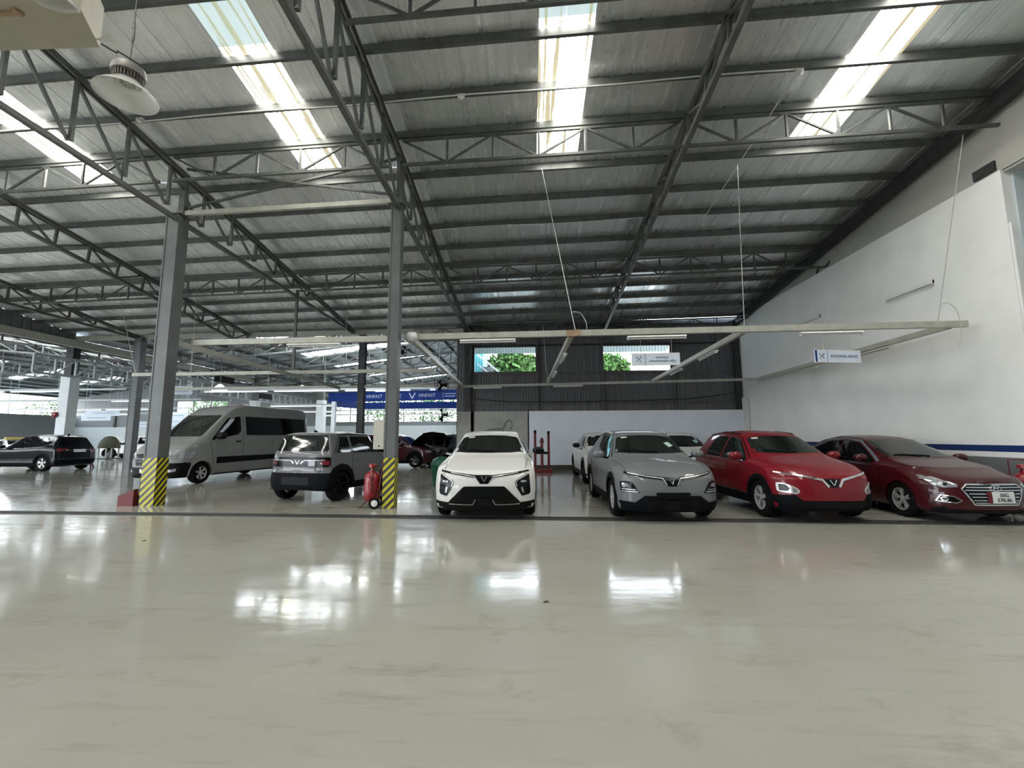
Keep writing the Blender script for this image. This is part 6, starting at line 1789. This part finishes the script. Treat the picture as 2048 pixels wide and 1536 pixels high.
part('suspension', MB().tube([(0, 0, 0.36), (0, 0, 2.05), (0.02, 0, 3.25)], 0.012, 6).tube([(-0.02, 0, 1.2), (0, 0, 1.35), (0.02, 0, 1.0), (0.01, 0, 0.9)], 0.02, 6), M_steel, hb)

M_cab2 = mat('beige_sheet_metal', (0.36, 0.34, 0.25, 1), 0.5, noise=0.1)
# beige sheet-metal duct end at the top left
db = thing('duct', 'beige sheet metal duct end filling the top left corner', 'duct', (-4.3, 2.7, 4.6))
part('duct_body', MB().prism([(-7.0, 3.03), (-3.44, 3.05), (-3.27, 2.74), (-3.42, 2.45), (-7.0, 2.45)], 'z', 4.6, 4.95), M_cab2, db, world=True)
part('duct_cover', MB().prism([(-3.50, 2.68), (-3.40, 2.74), (-3.27, 2.74), (-3.27, 2.40), (-3.50, 2.40)], 'z', 4.57, 4.60), M_clear, db, world=True)
part('rusty_bracket', MB().box(-4.6, -3.72, 2.72, 2.755, 4.585, 4.60).box(-3.76, -3.73, 2.70, 2.76, 4.58, 4.60), M_rust, db, world=True)
part('torn_tape', MB().add([(-3.42, 3.00, 4.62), (-3.30, 2.99, 4.66), (-3.29, 3.04, 4.62), (-3.33, 3.08, 4.60)], [(0, 1, 2, 3)]), M_tube, db, world=True)
part('loose_wire', MB().tube([(-3.42, 3.04, 4.62), (-3.37, 3.08, 4.60), (-3.35, 3.11, 4.60), (-3.33, 3.09, 4.60), (-3.30, 3.12, 4.59), (-3.24, 3.19, 4.57)], 0.006, 5), M_cable, db, world=True, smooth=True)

# red service stands by the back wall
st = thing('service_stand', 'dark red steel press stand against the back wall right of the white crossover', 'stand', (0.45, 18.6, 0))
for x, h in ((-0.28, 1.62), (0.28, 1.58)):
    part('upright', MB().box(x-0.05, x+0.05, -0.05, 0.05, 0.1, h), M_redmat, st)
    part('upright_cap', MB().box(x-0.055, x+0.055, -0.055, 0.055, h, h+0.12), M_black, st)
part('ram', MB().tube([(0, 0, 0.2), (0, 0, 1.2)], 0.06, 10).lathe([(0, 1.2), (0.10, 1.22), (0.06, 1.38), (0, 1.45)], 12), M_redmat, st)
part('base', MB().box(-0.36, 0.42, -0.25, 0.25, 0.0, 0.14), M_redmat, st)
part('arm', MB().bar((-0.28, 0, 0.8), (0.28, 0, 0.8), 0.08, 0.1), M_black, st)

# green barrel beside the white crossover
gbn = thing('green_bin', 'dark green bin with rounded lid behind the left side of the white crossover', 'bin', (-2.75, 13.6, 0))
part('bin_body', MB().lathe([(0, 0.02), (0.26, 0.02), (0.31, 0.62), (0, 0.62)], 24), M_green, gbn, smooth='sharp')
part('bin_lid', MB().lathe([(0.33, 0.60), (0.33, 0.66), (0.27, 0.78), (0.14, 0.86), (0, 0.88)], 24), M_green, gbn, smooth='sharp')

# wall hook with cable behind the white crossover
loop('wall_cable', [(-1.9, 19.85, 1.82), (-1.5, 19.84, 1.83), (-1.25, 19.84, 1.86), (-1.15, 19.84, 2.1), (-0.98, 19.84, 2.22), (-0.85, 19.84, 2.08), (-0.88, 19.84, 1.86), (-1.0, 19.84, 1.80)], 0.012, M_cable, 'thin black looped cable on the back wall above the white crossover', 'cable')
single('wall_tray', MB().box(-2.05, -1.2, 19.72, 19.88, 1.72, 1.76), M_black, 'thin black shelf on the back wall above the white crossover', 'shelf')
# white pipes in the corner of the back wall
for k in range(4):
    single('corner_pipe', MB().tube([(9.12+k*0.07, 19.3, 0.0), (9.12+k*0.07, 19.3, 3.1)], 0.028, 8), M_cond, 'white vertical pipe in the corner of back wall and side wall', 'pipe', 'white pipes standing in the right back corner')

# draped equipment and stands near the black car
tp = thing('draped_trolley', 'khaki cloth draped over a tool trolley right of the black car', 'trolley', (-24.3, 24.6, 0))
part('cloth', MB().lathe([(0.50, 0.95), (0.48, 1.15), (0.40, 1.35), (0.26, 1.55), (0.10, 1.62), (0, 1.63)], 14), M_khaki, tp, smooth=True)
for (x, y) in ((-0.4, -0.2), (0.35, -0.2), (-0.4, 0.25), (0.35, 0.25)):
    part('leg', MB().tube([(x, y, 0), (x, y, 1.0)], 0.04, 6), M_tube, tp)
part('shelf', MB().box(-0.45, 0.42, -0.25, 0.3, 0.3, 0.36).box(-0.45, 0.42, -0.25, 0.3, 0.92, 0.98), M_khaki, tp)
js = thing('jack_stand', 'red steel jack stand on the floor behind the tail of the black car', 'jack stand', (-22.6, 21.9, 0))
part('stand_leg', MB().bar((-0.25, -0.15, 0), (-0.02, 0, 0.42), 0.05, 0.05).bar((0.25, -0.15, 0), (0.02, 0, 0.42), 0.05, 0.05).bar((0, 0.25, 0), (0, 0, 0.42), 0.05, 0.05), M_redmat, js)
part('stand_post', MB().tube([(0, 0, 0.3), (0, 0, 0.55)], 0.04, 8), M_redmat, js)
tr = thing('trestle', 'small dark trestle standing by the wheel of the maroon car', 'trestle', (-4.85, 20.8, 0))
part('trestle_leg', MB().bar((-0.15, 0, 0), (0, 0, 0.55), 0.04, 0.04).bar((0.18, 0, 0), (0, 0, 0.55), 0.04, 0.04), M_black, tr)
part('trestle_top', MB().box(-0.12, 0.12, -0.15, 0.15, 0.55, 0.6), M_black, tr)

# litter on the floor
for (x, y, l) in ((0.12, 4.15, 'small dark leaf on the floor below the window glare'), (-5.6, 6.35, 'small dark leaf on the floor at the left')):
    single('fallen_leaf', MB().add([(x-0.03, y-0.012, 0.004), (x, y-0.02, 0.010), (x+0.035, y, 0.003), (x+0.005, y+0.016, 0.012), (x, y, 0.016)], [(0, 1, 4), (1, 2, 4), (2, 3, 4), (3, 0, 4), (0, 3, 2, 1)]), M_bark, l, 'leaf')
